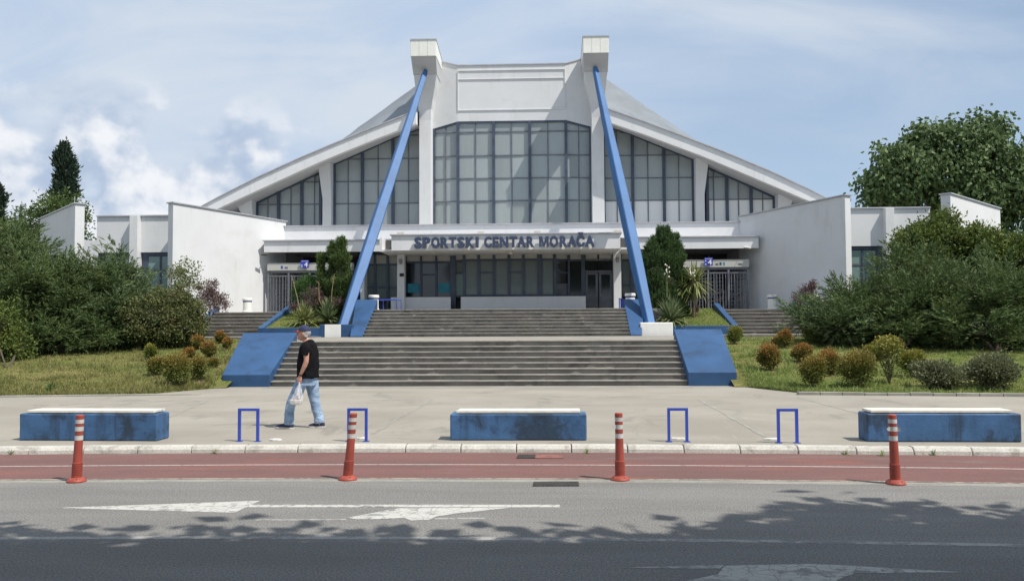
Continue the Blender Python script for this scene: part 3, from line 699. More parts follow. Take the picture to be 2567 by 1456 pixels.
    for k in range(3):
        a, b = 4.0 + .455 * k + .006, 4.0 + .455 * (k + 1) - .006
        bx('cladding_panel', 'cladding_white', py, S(a), S(b), 46.98, 47.05, 16.585, 17.46)
    for k in range(4):
        y0 = 47.055 + .75 * k; zt = 17.46 - .18 * k * 0
        bx('cladding_panel', 'cladding_white', py, S(3.98), S(4.03), y0, y0 + .74, 16.585, 17.46 - .12 * k)
        bx('cladding_panel', 'cladding_white', py, S(5.33), S(5.38), y0, y0 + .74, 16.585, 17.46 - .12 * k)
    MB().hexa([(S(4.03), 47.05, 16.58), (S(5.33), 47.05, 16.58), (S(5.33), 50, 16.58), (S(4.03), 50, 16.58), (S(4.03), 47.05, 17.45), (S(5.33), 47.05, 17.45), (S(5.33), 50, 17.05), (S(4.03), 50, 17.05)]).build('head_core', 'cladding_white', py)
    MB().hexa([(S(3.96), 46.95, 17.462), (S(5.40), 46.95, 17.462), (S(5.40), 50.05, 17.07), (S(3.96), 50.05, 17.07), (S(3.96), 46.95, 17.52), (S(5.40), 46.95, 17.52), (S(5.40), 50.05, 17.13), (S(3.96), 50.05, 17.13)]).build('cap_sheet', 'coping_metal', py)
    # strut: slender raking blue prop, thickest below the middle
    A = Vector((-6.8, 37.6, 1.98)) if side < 0 else Vector((6.32, 37.6, 1.98)); B = Vector((S(4.66), 47.72, 15.98))
    ax_ = (B - A).normalized(); u = ax_.cross(Vector((0, 1, 0))).normalized(); q_ = ax_.cross(u).normalized()
    u, q_ = (u * math.cos(R(28)) + q_ * math.sin(R(28))), (q_ * math.cos(R(28)) - u * math.sin(R(28)))
    rings = []
    for f, wd in ((-.025, .36), (.04, .38), (.18, .46), (.35, .48), (.55, .44), (.8, .35), (.985, .26), (1, .2)):
        c_ = A.lerp(B, f); h_ = wd / 2; ch = h_ * .82
        rings.append([c_ + u * a + q_ * b for a, b in ((-h_, -ch), (-ch, -h_), (ch, -h_), (h_, -ch), (h_, ch), (ch, h_), (-ch, h_), (-h_, ch))])
    MB().loft(rings).build('strut', 'strut_blue', H, bevel=.01)
    if side < 0:
        pd = MB().box(-7.66, -6.25, 36.95, 38.3, 1.4, 1.99).build('pedestal', 'stringer_blue', H, bevel=.03)
        MB().box(-7.44, -6.75, 36.925, 36.948, 1.41, 1.985).build('white_patch', 'white_paint', pd, bevel=.008)
    else:
        MB().box(5.87, 7.22, 36.95, 38.3, 1.4, 2.0).build('pedestal', 'white_paint', H, bevel=.03)
# white panel above the centre bay
def pz(x): return 16.72 if abs(x) <= 3.05 else 16.72 + (abs(x) - 3.05) * .30
px_ = [-4.5, -3.05, 3.08, 4.5]
m = MB(); vv = []
for q in px_: vv += [(q, cy(q) - .12, ctop(q) + .04), (q, cy(q) - .12, pz(q)), (q, cy(q) + .5, pz(q)), (q, cy(q) + .5, ctop(q) + .04)]
m.add(vv, [(4 * i + a, 4 * i + b, 4 * i + 4 + b, 4 * i + 4 + a) for i in range(3) for a, b in ((0, 1), (1, 2), (2, 3), (3, 0))] + [(0, 1, 2, 3), (12, 13, 14, 15)])
pan = m.build('upper_panel', 'white_render', H)
for a, b in zip(px_, px_[1:]):
    MB().hexa([(a, cy(a) - .17, pz(a) + .003), (b, cy(b) - .17, pz(b) + .003), (b, cy(b) + .55, pz(b) + .003), (a, cy(a) + .55, pz(a) + .003), (a, cy(a) - .17, pz(a) + .06), (b, cy(b) - .17, pz(b) + .06), (b, cy(b) + .55, pz(b) + .06), (a, cy(a) + .55, pz(a) + .06)]).build('coping', 'coping_metal', pan)
for (a, b, z0, z1) in ((-3.05, 3.06, 16.42, 16.45), (-3.05, 3.06, 15.92, 15.95), (-3.05, 3.06, 14.14, 14.18), (-3.05, -3.02, 14.18, 16.42), (3.03, 3.06, 14.18, 16.42)):
    bx('moulding', 'white_fascia', pan, a, b, 49.335, 49.378, z0, z1)
# hall body behind: keeps the daylight out of the shell
MB().hexa([(-15, 50.5, 7), (15, 50.5, 7), (15, 82, 7), (-15, 82, 7), (-15, 50.5, 8.4), (15, 50.5, 8.4), (15, 82, 8.4), (-15, 82, 8.4)]).build('hall_core', 'interior', H)
MB().hexa([(-10.2, 50.5, 8.4), (10.2, 50.5, 8.4), (10.2, 82, 8.4), (-10.2, 82, 8.4), (-10.2, 50.5, 10.9), (10.2, 50.5, 10.9), (10.2, 82, 10.9), (-10.2, 82, 10.9)]).build('hall_core', 'interior', H)
MB().hexa([(-4.4, 50.6, 10.9), (4.4, 50.6, 10.9), (4.4, 82, 10.9), (-4.4, 82, 10.9), (-4.4, 50.6, 15.5), (4.4, 50.6, 15.5), (4.4, 82, 14), (-4.4, 82, 14)]).build('hall_core', 'interior', H)
# podium parapet and roof
MB().box(-12.5, 12.5, 46.5, 46.85, 6.36, 7.28).build('parapet', 'white_fascia', H)
MB().box(-12.6, 12.6, 46.42, 46.93, 7.283, 7.34).build('coping', 'coping_metal', H)
MB().box(-16.5, 16.5, 46.86, 52, 6.3, 7.2).build('podium_roof', 'podium_roof', H)
for side in (-1, 1):
    a, b = side * 6.0, side * 12.66
    x0, x1 = min(a, b), max(a, b)
    cn = MB().box(x0, x1, 44.8, 45.0, 5.77, 6.34).build('side_canopy', 'white_fascia', H)
    MB().box(x0 - .06, x1 + .06, 44.72, 46.5, 6.343, 6.40).build('coping', 'coping_metal', cn)
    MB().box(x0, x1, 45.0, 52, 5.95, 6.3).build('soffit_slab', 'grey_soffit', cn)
    MB().box(x0, x1, 50.5, 50.8, TZ, 6.0).build('back_wall', 'interior', H)
    if side < 0: MB().box(-7.75, -7.55, 45.4, 50.5, TZ, 5.95).build('inner_wall', 'white_render', H)
    else: MB().box(7.55, 7.75, 45.4, 50.5, TZ, 5.95).build('inner_wall', 'white_render', H)
    q = fp(760 if side < 0 else 1777, 638, 45.9); bx('ceiling_lamp', 'flood_beige', H, q.x - .25, q.x + .25, 45.7, 45.9, 5.86, 5.94)
# main canopy with the lettering
can = MB().box(-5.6, 5.52, 42.5, 42.72, 5.60, 6.33).build('canopy', 'white_fascia', H)
MB().box(-5.68, 5.60, 42.42, 46.5, 6.333, 6.385).build('coping', 'coping_metal', can)
MB().box(-5.6, 5.52, 42.72, 46.6, 5.62, 6.3).build('slab', 'white_render', can)
for side in (-1, 1):
    # open gutter box at each end of the canopy
    a = 5.62 if side > 0 else 5.70
    S = lambda q: side * q
    MB().box(S(a), S(a + .62), 43.2, 46.4, 5.62, 5.72).build('gutter_floor', 'white_fascia', can)
    MB().box(S(a + .5), S(a + .62), 43.2, 46.4, 5.722, 6.30).build('gutter_side', 'white_fascia', can)
    MB().box(S(a + .02), S(a + .48), 44.1, 44.2, 5.725, 6.28).build('gutter_stop', 'interior', can)
LET = [('S', 140, 225), ('P', 235, 330), ('O', 340, 440), ('R', 450, 545), ('T', 550, 640), ('S', 650, 735), ('K', 750, 855), ('I', 868, 905), ('C', 970, 1060), ('E', 1070, 1145), ('N', 1155, 1260), ('T', 1270, 1365), ('A', 1365, 1467), ('R', 1475, 1565), ('M', 1625, 1740), ('O', 1750, 1852), ('R', 1870, 1962), ('A', 1965, 2070), ('\u010c', 2070, 2170), ('A', 2172, 2285)]
def glyph(ch, ext=.05, off=.018):
    cu = bpy.data.curves.new('glyph', 'FONT'); cu.body = ch; cu.size = 1; cu.extrude = ext; cu.offset = off; cu.resolution_u = 3
    o = bpy.data.objects.new('glyph', cu); COL.objects.link(o); bpy.context.view_layer.update()
    me = bpy.data.meshes.new_from_object(o.evaluated_get(bpy.context.evaluated_depsgraph_get())); bpy.data.objects.remove(o); bpy.data.curves.remove(cu)
    return me
def place_glyph(me, name, mat, parent, x0, x1, z0, capz, capu, ybase, yscale=1.0):
    n_ = len(me.vertices); co = np.empty(n_ * 3); me.vertices.foreach_get('co', co); co = co.reshape(-1, 3)
    mn, mx = co[:, 0].min(), co[:, 0].max(); out = np.empty_like(co)
    out[:, 0] = x0 + (co[:, 0] - mn) / (mx - mn) * (x1 - x0); out[:, 2] = z0 + co[:, 1] * capz / capu; out[:, 1] = ybase - co[:, 2] * yscale
    out -= np.array(worg(parent)) if not is_local(parent) else 0
    me.vertices.foreach_set('co', out.astype(np.float32).reshape(-1)); me.update()
    return link(name, me, mat, parent)
gE = glyph('E', .05, .018); co = np.empty(len(gE.vertices) * 3); gE.vertices.foreach_get('co', co); CAPU = co.reshape(-1, 3)[:, 1].max(); bpy.data.meshes.remove(gE)
def bold_glyph(ch):
    bm = bmesh.new()
    for k, (sh, sv) in enumerate(((-.034, -.012), (0, .012), (.034, -.012), (-.034, .012), (.034, .012))):
        g_ = glyph(ch, .05 + .003 * k, .026); n0 = len(bm.verts); bm.from_mesh(g_); bm.verts.ensure_lookup_table()
        for v_ in bm.verts[n0:]: v_.co.x += sh; v_.co.y += sv
        bpy.data.meshes.remove(g_)
    me = bpy.data.meshes.new('letter'); bm.to_mesh(me); bm.free(); return me
for ch, a, b in LET:
    xa = fp(1009.2 + a * .2105, 605, 42.35).x; xb = fp(1009.2 + b * .2105, 605, 42.35).x
    if ch == 'M':
        z0, z1, w_ = 5.705, 6.205, xb - xa; m = MB(); sw = .24 * w_; yq = lambda k: (42.32 - .004 * k, 42.40)
        for k, poly in enumerate(([(xa, z0), (xa + sw, z0), (xa + sw, z1), (xa, z1)], [(xb - sw, z0), (xb, z0), (xb, z1), (xb - sw, z1)], [(xa + .01, z1), (xa + sw * 1.35, z1), (xa + w_ * .5 + sw * .42, z0 + .02), (xa + w_ * .5 - sw * .42, z0 + .02)], [(xb - .01, z1), (xb - sw * 1.35, z1), (xa + w_ * .5 - sw * .42, z0 + .02), (xa + w_ * .5 + sw * .42, z0 + .02)])):
            ya_, yb_ = yq(k); m.prism(poly, lambda p, q: (p, ya_, q), lambda p, q: (p, yb_, q))
        m.build('letter', 'letter_blue', can); continue
    place_glyph(bold_glyph(ch), 'letter', 'letter_blue', can, xa, xb, 5.715, .485, CAPU, 42.36, .8)
# flood lamps on the canopy
for px in (1005, 1205, 1347, 1548):
    q = fp(px, 583, 42.9); bx('flood_lamp', 'flood_beige', can, q.x - .16, q.x + .16, 42.75, 43.0, 6.39, 6.52)
# entrance wall
YE = 46.2
EX = lambda px: fp(px, 700, YE).x
EZ = lambda py: fp(1283, py, YE).z
en = MB().box(-7.5, 7.5, 46.45, 46.6, TZ, 5.62).build('entrance_wall', 'interior', H)
def e_bay(px0, px1, py_top, py_mid, py_bot, lower='pane_shade', y=YE, split=None, parts=None):
    """one bay of the entrance glazing: infill panel above, glass below, frame around"""
    a, b = EX(px0), EX(px1); zt, zm, zb = EZ(py_top), EZ(py_mid), EZ(py_bot)
    bx('infill_panel', 'infill_beige', en, a + .05, b - .05, y - .02, y + .02, zm + .05, zt - .05)
    zs = [zb] + (split or []) + [zm]
    for k in range(len(zs) - 1):
        bx('pane', (parts[k] if parts else lower), en, a + .05, b - .05, y - .015, y + .02, zs[k] + .04, zs[k + 1] - .04)
        if k: bx('transom', 'frame_blue', en, a, b, y - .06, y + .04, zs[k] - .045, zs[k] + .045)
    bx('transom', 'frame_blue', en, a, b, y - .06, y + .04, zm - .05, zm + .05); bx('transom', 'frame_blue', en, a, b, y - .06, y + .04, zt - .06, zt + .08)
    bx('transom', 'frame_blue', en, a, b, y - .061, y + .04, zb - .06, zb + .05)
def post(px, w_=.11, y=YE, z0=TZ, dep=.12): q = EX(px); bx('mullion', 'frame_blue', en, q - w_ / 2, q + w_ / 2, y - dep, y + .06, z0, 5.62)
ZD = EZ(687)
for p0, p1, kind in ((1017, 1056, 'd'), (1056, 1094, 'door'), (1094, 1133, 'd')):
    e_bay(p0, p1, 630, 656, 744, 'pane_dark', split=[ZD] if kind == 'door' else None)
    if kind == 'd':
        a, b = EX(p0 + 5), EX(p1 - 4); MB().box(a, b, YE - .035, YE - .018, EZ(732), EZ(709)).build('poster', 'poster_teal', en)
for p_ in (1017, 1056, 1094): post(p_)
post(1136, .3)
YB = 45.75                                                   # the middle bays stand forward
for k, (p0, p1) in enumerate(((1166, 1202), (1202, 1240), (1240, 1278), (1278, 1314), (1314, 1350), (1357, 1389))):
    e_bay(p0, p1, 628, 653, 741, 'pane_shade', YB, split=[EZ(684)] if k in (1, 3) else None)
for p_ in (1166, 1202, 1240, 1277, 1313): post(p_, .14, YB)
post(1353, .24, YB); post(1391, .14, YB)
for (pa, pb) in ((1139, 1164), (1393, 1424)):               # splayed ends of the middle bays
    a, b = EX(pa), EX(pb); ya, yb_ = (YE, YB) if pa < 1200 else (YB, YE)
    for z0, z1, mt in ((EZ(741), EZ(686), 'pane_green' if pa < 1200 else 'frame_grey'), (EZ(683), EZ(656), 'pane_shade' if pa < 1200 else 'pane_dark'), (EZ(652), EZ(628), 'infill_beige')):
        if mt == 'frame_grey': z0, z1, mt = EZ(741), EZ(712), 'frame_grey'
        MB().hexa([(a, ya, z0), (b, yb_, z0), (b, yb_ + .04, z0), (a, ya + .04, z0), (a, ya, z1), (b, yb_, z1), (b, yb_ + .04, z1), (a, ya + .04, z1)]).build('pane', mt, en)
    if pa > 1200:
        z0, z1 = EZ(711), EZ(686); MB().hexa([(a, ya, z0), (b, yb_, z0), (b, yb_ + .04, z0), (a, ya + .04, z0), (a, ya, z1), (b, yb_, z1), (b, yb_ + .04, z1), (a, ya + .04, z1)]).build('pane', 'pane_dark', en)
    for z_ in (EZ(743), EZ(684.5), EZ(654), EZ(627)):
        MB().hexa([(a, ya - .05, z_ - .05), (b, yb_ - .05, z_ - .05), (b, yb_ + .05, z_ - .05), (a, ya + .05, z_ - .05), (a, ya - .05, z_ + .05), (b, yb_ - .05, z_ + .05), (b, yb_ + .05, z_ + .05), (a, ya + .05, z_ + .05)]).build('transom', 'frame_blue', en)
e_bay(1427, 1460, 628, 654, 741, 'pane_dark'); post(1426); post(1462, .2)
for p0, p1 in ((1466, 1500), (1500, 1536)):
    a, b = EX(p0), EX(p1); zt, zm = EZ(627), EZ(653)
    bx('infill_panel', 'infill_beige', en, a + .05, b - .05, YE - .02, YE + .02, zm + .05, zt - .05); bx('pane', 'pane_dark', en, a + .05, b - .05, YE - .015, YE + .02, EZ(681) + .05, zm - .04)
    for z_ in (zm, EZ(682), zt + .02): bx('transom', 'frame_grey', en, a, b, YE - .06, YE + .04, z_ - .05, z_ + .05)
    dr = bx('door', 'frame_grey', H, a + .03, b - .03, YE - .05, YE + .02, TZ + .01, EZ(683) - .055)
    # leaf made of rails round a dark pane: the panel below stays solid
    me = MB().box(a + .03, b - .03, YE - .05, YE + .02, TZ + .01, EZ(683) - .055).mesh('door', worg(dr)); me.materials.append(MATS['frame_grey']); dr.data = me; dr.scale = (1, 1, 1)
    z0, z1 = EZ(738), EZ(690)
    bx('door_pane', 'pane_dark', dr, a + .15, b - .15, YE - .062, YE - .052, z0, z1)
    bx('door_handle', 'lamp_grey', dr, (b - .12) if p0 == 1466 else (a + .08), (b - .08) if p0 == 1466 else (a + .12), YE - .12, YE - .055, EZ(744), EZ(738))
post(1537, .1)
for px0, px1 in ((940, 972), (972, 999), (1555, 1582), (905, 940), (1582, 1615)):
    e_bay(px0, px1, 634 if px0 < 1283 else 627, 661 if px0 < 1283 else 655, 748 if px0 < 1283 else 742, 'pane_shade', split=[EZ(718)])
    post(px0 + .5, .12)
for a, b in ((EX(1017) - .6, EX(1135)), (EX(1160), EX(1466))):
    MB().box(a, b, 45.15, 45.33, TZ, EZ(744) - .02).build('plinth', 'white_render', H, bevel=.015)
for xa in (-5.74, 5.36):
    c_ = MB().box(xa, xa + .38, 44.9, 45.28, TZ, 5.615).build('column', 'white_render', H, bevel=.015)
    MB().lathe([(.02, 5.37), (.075, 5.36), (.085, 5.25), (.06, 5.13), (.03, 5.1)], 12, (xa + .19, 44.82)).build('wall_lamp', 'lamp_grey', c_, smooth=True)
q = fp(1280, 632, 43.4); MB().lathe([(.02, q.z + .12), (.11, q.z + .1), (.12, q.z - .02), (.09, q.z - .1), (.02, q.z - .11)], 12, (q.x, 43.4)).build('round_lamp', 'flood_beige', H, smooth=True)
for px in (1087, 1172, 1345, 1258, 1447): q = fp(px, 628, 43.6); bx('ceiling_lamp', 'flood_beige', H, q.x - .16, q.x + .16, 43.5, 43.7, 5.54, 5.615)
q = fp(1007, 689, 44.88); bx('small_plate', 'black_plastic', H, q.x - .11, q.x + .11, 44.87, 44.896, q.z - .08, q.z + .08)
# splayed wing walls and the window bays beyond them
def wall_seg(a, b, th, z0, z1a, z1b, nm, mat, parent=H, cope=True):
    A, B = Vector((a[0], a[1], 0)), Vector((b[0], b[1], 0)); t_ = (B - A).normalized(); s_ = Vector((-t_.y, t_.x, 0)) * th
    o = MB().hexa([(A.x, A.y, z0), (B.x, B.y, z0), (B.x + s_.x, B.y + s_.y, z0), (A.x + s_.x, A.y + s_.y, z0), (A.x, A.y, z1a), (B.x, B.y, z1b), (B.x + s_.x, B.y + s_.y, z1b), (A.x + s_.x, A.y + s_.y, z1a)]).build(nm, mat, parent, bevel=.015)
    if cope:
        e = s_.normalized() * .06; f = t_ * .06; P = [A - e - f, B - e + f, B + s_ + e + f, A + s_ + e - f]
        MB().hexa([(P[0].x, P[0].y, z1a + .004), (P[1].x, P[1].y, z1b + .004), (P[2].x, P[2].y, z1b + .004), (P[3].x, P[3].y, z1a + .004), (P[0].x, P[0].y, z1a + .06), (P[1].x, P[1].y, z1b + .06), (P[2].x, P[2].y, z1b + .06), (P[3].x, P[3].y, z1a + .06)]).build('coping', 'coping_metal', o)
    return o
for side in (-1, 1):
    S = lambda q: side * q
    wall_seg((S(15.5), 40.3), (S(12.05), 46.6), -.36 * side, 1.0, 7.72, 7.56, 'wing_wall', 'white_render')
    wall_seg((S(20.2), 40.3), (S(25.2), 45.9), .42 * side, 1.0, 7.74, 7.76, 'wing_wall', 'white_render')
    # recessed bays between the walls
    xa, xb = 15.85, 19.9; y_ = 41.75
    MB().box(S(xa), S(xb), y_, y_ + .3, 5.55, 7.30).build('spandrel', 'white_render', H)
    MB().box(S(xa), S(xb), y_ - .08, y_ + .5, 7.303, 7.36).build('coping', 'coping_metal', H)
    MB().box(S(xa), S(xb), y_ + .3, 46.8, 6.8, 7.25).build('wing_roof', 'podium_roof', H)
    MB().box(S(17.72), S(18.12), y_ - .35, y_ + .3, 1.0, 7.302).build('pilaster', 'white_render', H, bevel=.012)
    for a, b in ((xa + .02, 17.70), (18.14, xb - .02)):
        wn = MB().box(S(a), S(b), y_ + .12, y_ + .2, 5.38, 5.548).build('window', 'frame_blue', H)
        mid = (a + b) / 2
        for (u0, u1) in ((a + .06, mid - .03), (mid + .03, b - .3)):
            bx('pane', 'pane_green', wn, S(u0), S(u1), y_ + .16, y_ + .19, 1.2, 4.66); bx('pane', 'pane_green', wn, S(u0), S(u1), y_ + .16, y_ + .19, 4.74, 5.36)
        bx('mullion', 'frame_blue', wn, S(mid - .03), S(mid + .03), y_ + .1, y_ + .2, 1.2, 5.378); bx('transom', 'frame_grey', wn, S(a), S(b - .3), y_ + .13, y_ + .2, 4.66, 4.74)
        bx('side_panel', 'frame_blue', wn, S(b - .3), S(b), y_ + .13, y_ + .2, 1.2, 5.378)
    MB().box(S(xa), S(xb), y_ + .35, y_ + .45, 1.0, 6.8).build('inner_screen', 'interior', H)
    MB().hexa([(S(12.2), 47, 1.0), (S(25.0), 47, 1.0), (S(25.0), 60, 1.0), (S(12.2), 60, 1.0), (S(12.2), 47, 6.7), (S(25.0), 47, 6.7), (S(25.0), 60, 6.7), (S(12.2), 60, 6.7)]).build('wing_core', 'white_render', H)
q = fp(222 - 38, 498, 40.6); MB().tube([(q.x, 40.7, 7.75), (q.x, 40.7, 8.15)], .02, 6).build('vent_pipe', 'lamp_grey', H)

# ================================================================== turnstile gates and their signs
def gate(side):
    lab = 'grey steel turnstile gate under pale beam, left of the entrance' if side < 0 else 'grey steel turnstile gate under pale beam, right of the entrance'
    x0, x1 = (-12.55, -8.1) if side < 0 else (8.1, 12.22)
    g = thing('turnstile_gate', ((x0 + x1) / 2, 45.2, TZ), lab, 'gate')
    MB().box(x0, x1, 45.0, 45.5, 4.83, 5.22).build('beam', 'gate_beam', g, bevel=.01)
    MB().box(x0 + .05, x1 - .05, 45.1, 46.6, 4.72, 4.825).build('roof_tray', 'gate_steel', g)
    n_ = 4; wd = (x1 - x0) / n_
    for k in range(n_ + 1):
        q = x0 + wd * k; q = min(max(q, x0 + .05), x1 - .05)
        bx('post', 'gate_steel', g, q - .05, q + .05, 45.05, 45.15, TZ, 4.72)
        if k < n_:
            a, b = x0 + wd * k + .07, x0 + wd * (k + 1) - .07
            for z_ in (TZ + .06, 4.55): bx('rail', 'gate_steel', g, a, b, 45.07, 45.13, z_ - .03, z_ + .03)
            for j in range(6):
                u = a + (b - a) * (j + .5) / 6; bx('bar', 'gate_steel', g, u - .017, u + .017, 45.085, 45.115, TZ + .09, 4.52)
            # rotor behind the bars
            cxx = (a + b) / 2; bx('rotor_post', 'gate_steel', g, cxx - .05, cxx + .05, 45.95, 46.05, TZ, 4.7)
            for j in range(9): zz = TZ + .3 + .2 * j; bx('rotor_arm', 'gate_steel', g, cxx - .38, cxx + .38, 45.97, 46.03, zz - .02, zz + .02)
    # guide rails that slope up towards the gate
    for k in (1, 2, 3):
        q = x0 + wd * k + .12
        MB().tube([(q, 45.0, TZ + .75), (q + .55 * wd * .9, 44.35, TZ + .98), (q + .55 * wd * .9, 44.35, TZ)], .025, 6).build('guide_rail', 'gate_steel', g)
        MB().tube([(q, 45.0, TZ + .45), (q + .55 * wd * .9, 44.36, TZ + .60)], .018, 6).build('guide_rail', 'gate_steel', g)
    # stickers on the beam
    for dx_, c_, w_ in (((-.95, 'sign_blue', .10), (-.75, 'frame_grey', .16), (1.2, 'gate_steel', .18), (.95, 'letter_blue', .09)) if side < 0 else ((.72, 'frame_grey', .14), (.92, 'letter_blue', .10), (1.1, 'poster_teal', .09), (1.85, 'gate_steel', .20))):
        q = (x0 + x1) / 2 - (.55 if side < 0 else .35) + dx_
        bx('sticker', c_, g, q, q + w_, 44.992, 44.998, 4.93, 5.03 + .05 * (w_ < .12))
    return g
gate(-1); gate(1)
def gate_sign(px, py, side):
    q = fp(px, py, 44.9); s = thing('gate_sign', (q.x, 44.9, q.z), 'blue square board with white figure 4 %s' % ('on the left turnstile beam' if side < 0 else 'on the right turnstile beam'), 'sign', 'gate number signs')
    bx('board', 'sign_blue', s, q.x - .21, q.x + .21, 44.88, 44.92, q.z - .20, q.z + .20)
    bx('header_line', 'white_paint', s, q.x - .17, q.x + .17, 44.872, 44.878, q.z + .145, q.z + .16)
    me = glyph('4', .01, .012); h = .25
    place_glyph(me, 'figure', 'white_paint', s, q.x - (.04 if side > 0 else .02), q.x + .16, q.z - .15, h, .70, 44.868, .5)
    for k in range(2): bx('symbol', 'white_paint', s, q.x - .17, q.x - .12, 44.872, 44.878, q.z - .16 + (.17 if side > 0 else .09) * k, q.z - .10 + (.17 if side > 0 else .07) * k)
    MB().tube([(q.x + .03, 44.9, q.z + .2), (q.x + .05, 45.2, 5.95)], .008, 5).build('hanger', 'black_plastic', s)
gate_sign(764, 662, -1); gate_sign(1776, 656, 1)
for px, py, Y, dirx, lab in ((664, 636, 44.6, 1, 'small dark security camera on the left wing wall'), (1872, 619, 44.5, -1, 'small white security camera on the right canopy corner')):
    q = fp(px, py, Y); c_ = thing('security_camera', q, lab, 'camera')
    MB().tube([(q.x, Y + .35, q.z), (q.x, Y + .1, q.z + .02)], .02, 6).build('bracket', 'lamp_grey', c_)
    MB().tube([(q.x + .1 * dirx, Y + .12, q.z), (q.x - .14 * dirx, Y - .1, q.z - .05)], .055, 8).build('housing', 'black_plastic' if dirx > 0 else 'white_paint', c_, smooth=False)

# ================================================================== white round bollards with a blue band
def drum(x, y, z, lab):
    o = thing('drum_bollard', (x, y, z), lab, 'bollard', 'white drum bollards by the stairs')
    MB().lathe([(.245, z), (.245, z + .05), (.215, z + .07), (.215, z + .50)], 24, (x, y)).build('body', 'white_paint', o, smooth=False)
    MB().lathe([(.218, z + .501), (.218, z + .56)], 24, (x, y)).build('band', 'stripe_blue', o)
    MB().lathe([(.215, z + .561), (.24, z + .57), (.245, z + .66), (.22, z + .69), (.0, z + .70)], 24, (x, y)).build('cap', 'white_paint', o)
for px, Y, lab in ((620, 42.9, 'white round bollard with blue band at the top of the left side stairs'), (937, 39.9, 'white round bollard with blue band at the left head of the main stairs'), (1580, 39.9, 'white round bollard with blue band half hidden by the right strut'), (1936, 42.9, 'white round bollard with blue band against the grey right wing wall')):
    q = fp(px, 770, Y); drum(q.x, Y, TZ, lab)
# low blue tube racks beside the entrance
def tube_rack(px, Y, lab, wd=.5, dep=.6, rz=0):
    q = fp(px, 770, Y); o = thing('tube_rack', (q.x, Y, TZ), lab, 'rack')
    for s_ in (0, 1):
        yy = Y + dep * s_
        MB().tube([(q.x - wd / 2 + .12 * s_, yy, TZ), (q.x - wd / 2 + .12 * s_, yy, TZ + .50), (q.x + wd / 2 + .12 * s_, yy, TZ + .50), (q.x + wd / 2 + .12 * s_, yy, TZ)], .026, 8).build('hoop', 'rack_blue', o)
    for s_ in (-1, 1): MB().tube([(q.x + s_ * wd / 2, Y, TZ + .48), (q.x + s_ * wd / 2 + .12, Y + dep, TZ + .48)], .02, 6).build('tie', 'rack_blue', o)
tube_rack(971, 40.6, 'low dark blue tube rack left of the entrance steps', .85)
tube_rack(1556, 40.6, 'narrow blue tube rack by the right head of the main stairs', .12)

# ================================================================== benches
def bench(lab, x0, x1, yf, dep=.42, rz=0, h=.42, slx0=.1, slx1=.1):
    cxm = (x0 + x1) / 2; o = thing('bench', (cxm, yf + dep / 2, PZ), lab, 'bench', 'blue concrete benches on the pavement', rz, local=True)
    L = x1 - x0
    b_ = MB(); n_ = 14; rings = []
    for i in range(n_ + 1):
        u = -L / 2 + L * i / n_; j = lambda: random.uniform(-.006, .006)
        rings.append([(u, -dep / 2 + j(), 0), (u, -dep / 2 + j(), h * .5), (u, -dep / 2 + j(), h), (u, dep / 2, h), (u, dep / 2, 0)])
    b_.loft(rings); b_.build('block', 'bench_blue', o, bevel=.025, seg=3)
    for k in range(4):
        y0 = -dep / 2 + .015 + k * .098
        m = MB().box(-L / 2 + slx0 + random.uniform(-.01, .01), L / 2 - slx1 + random.uniform(-.01, .01), y0, y0 + .078, h + .012, h + .05); m.build('slat', 'slat_white', o, bevel=.006)
    for u in (-L / 2 + .3, 0, L / 2 - .3): MB().box(u - .03, u + .03, -dep / 2 + .03, dep / 2 - .03, h - .01, h + .013).build('batten', 'black_plastic', o)
    return o
bench('blue concrete bench with white slats at the left edge, behind the leaning marker post', -6.13, -3.92, 13.32, rz=R(-2.0), h=.415, slx0=.12, slx1=.06)
bench('blue concrete bench with white slats in the middle, front darkly stained', .56, 2.63, 13.38, rz=R(0), h=.40, slx0=.1, slx1=.1)
bench('blue concrete bench with white slats at the right edge, ends stained black', 6.75, 8.95, 13.22, rz=R(-1.5), h=.415, slx0=.06, slx1=.12)
# ================================================================== blue hoops
for px0, px1, py, lab in ((600, 646, 1106, 'blue square metal hoop just right of the left bench'), (874, 918, 1106, 'blue square metal hoop behind the second marker post, right of the walking man'), (1677, 1722, 1107, 'blue square metal hoop right of the third marker post'), (1952, 1998, 1110, 'blue square metal hoop left of the right bench')):
    a, b = gp(px0, py, PZ), gp(px1, py, PZ); cxm = (a.x + b.x) / 2; yy = (a.y + b.y) / 2
    o = thing('bike_hoop', (cxm, yy, PZ), lab, 'bike rack', 'blue hoops on the pavement', local=True); hw = (b.x - a.x) / 2; hh = .48; r_ = .02
    for s_ in (-1, 1):
        bx('leg', 'rack_blue', o, s_ * hw - r_, s_ * hw + r_, -r_, r_, 0, hh - r_); bx('foot_plate', 'rack_blue', o, s_ * hw - .045, s_ * hw + .045, -.045, .045, 0, .01)
    bx('crossbar', 'rack_blue', o, -hw - r_, hw + r_, -r_, r_, hh - r_ + .001, hh + r_)
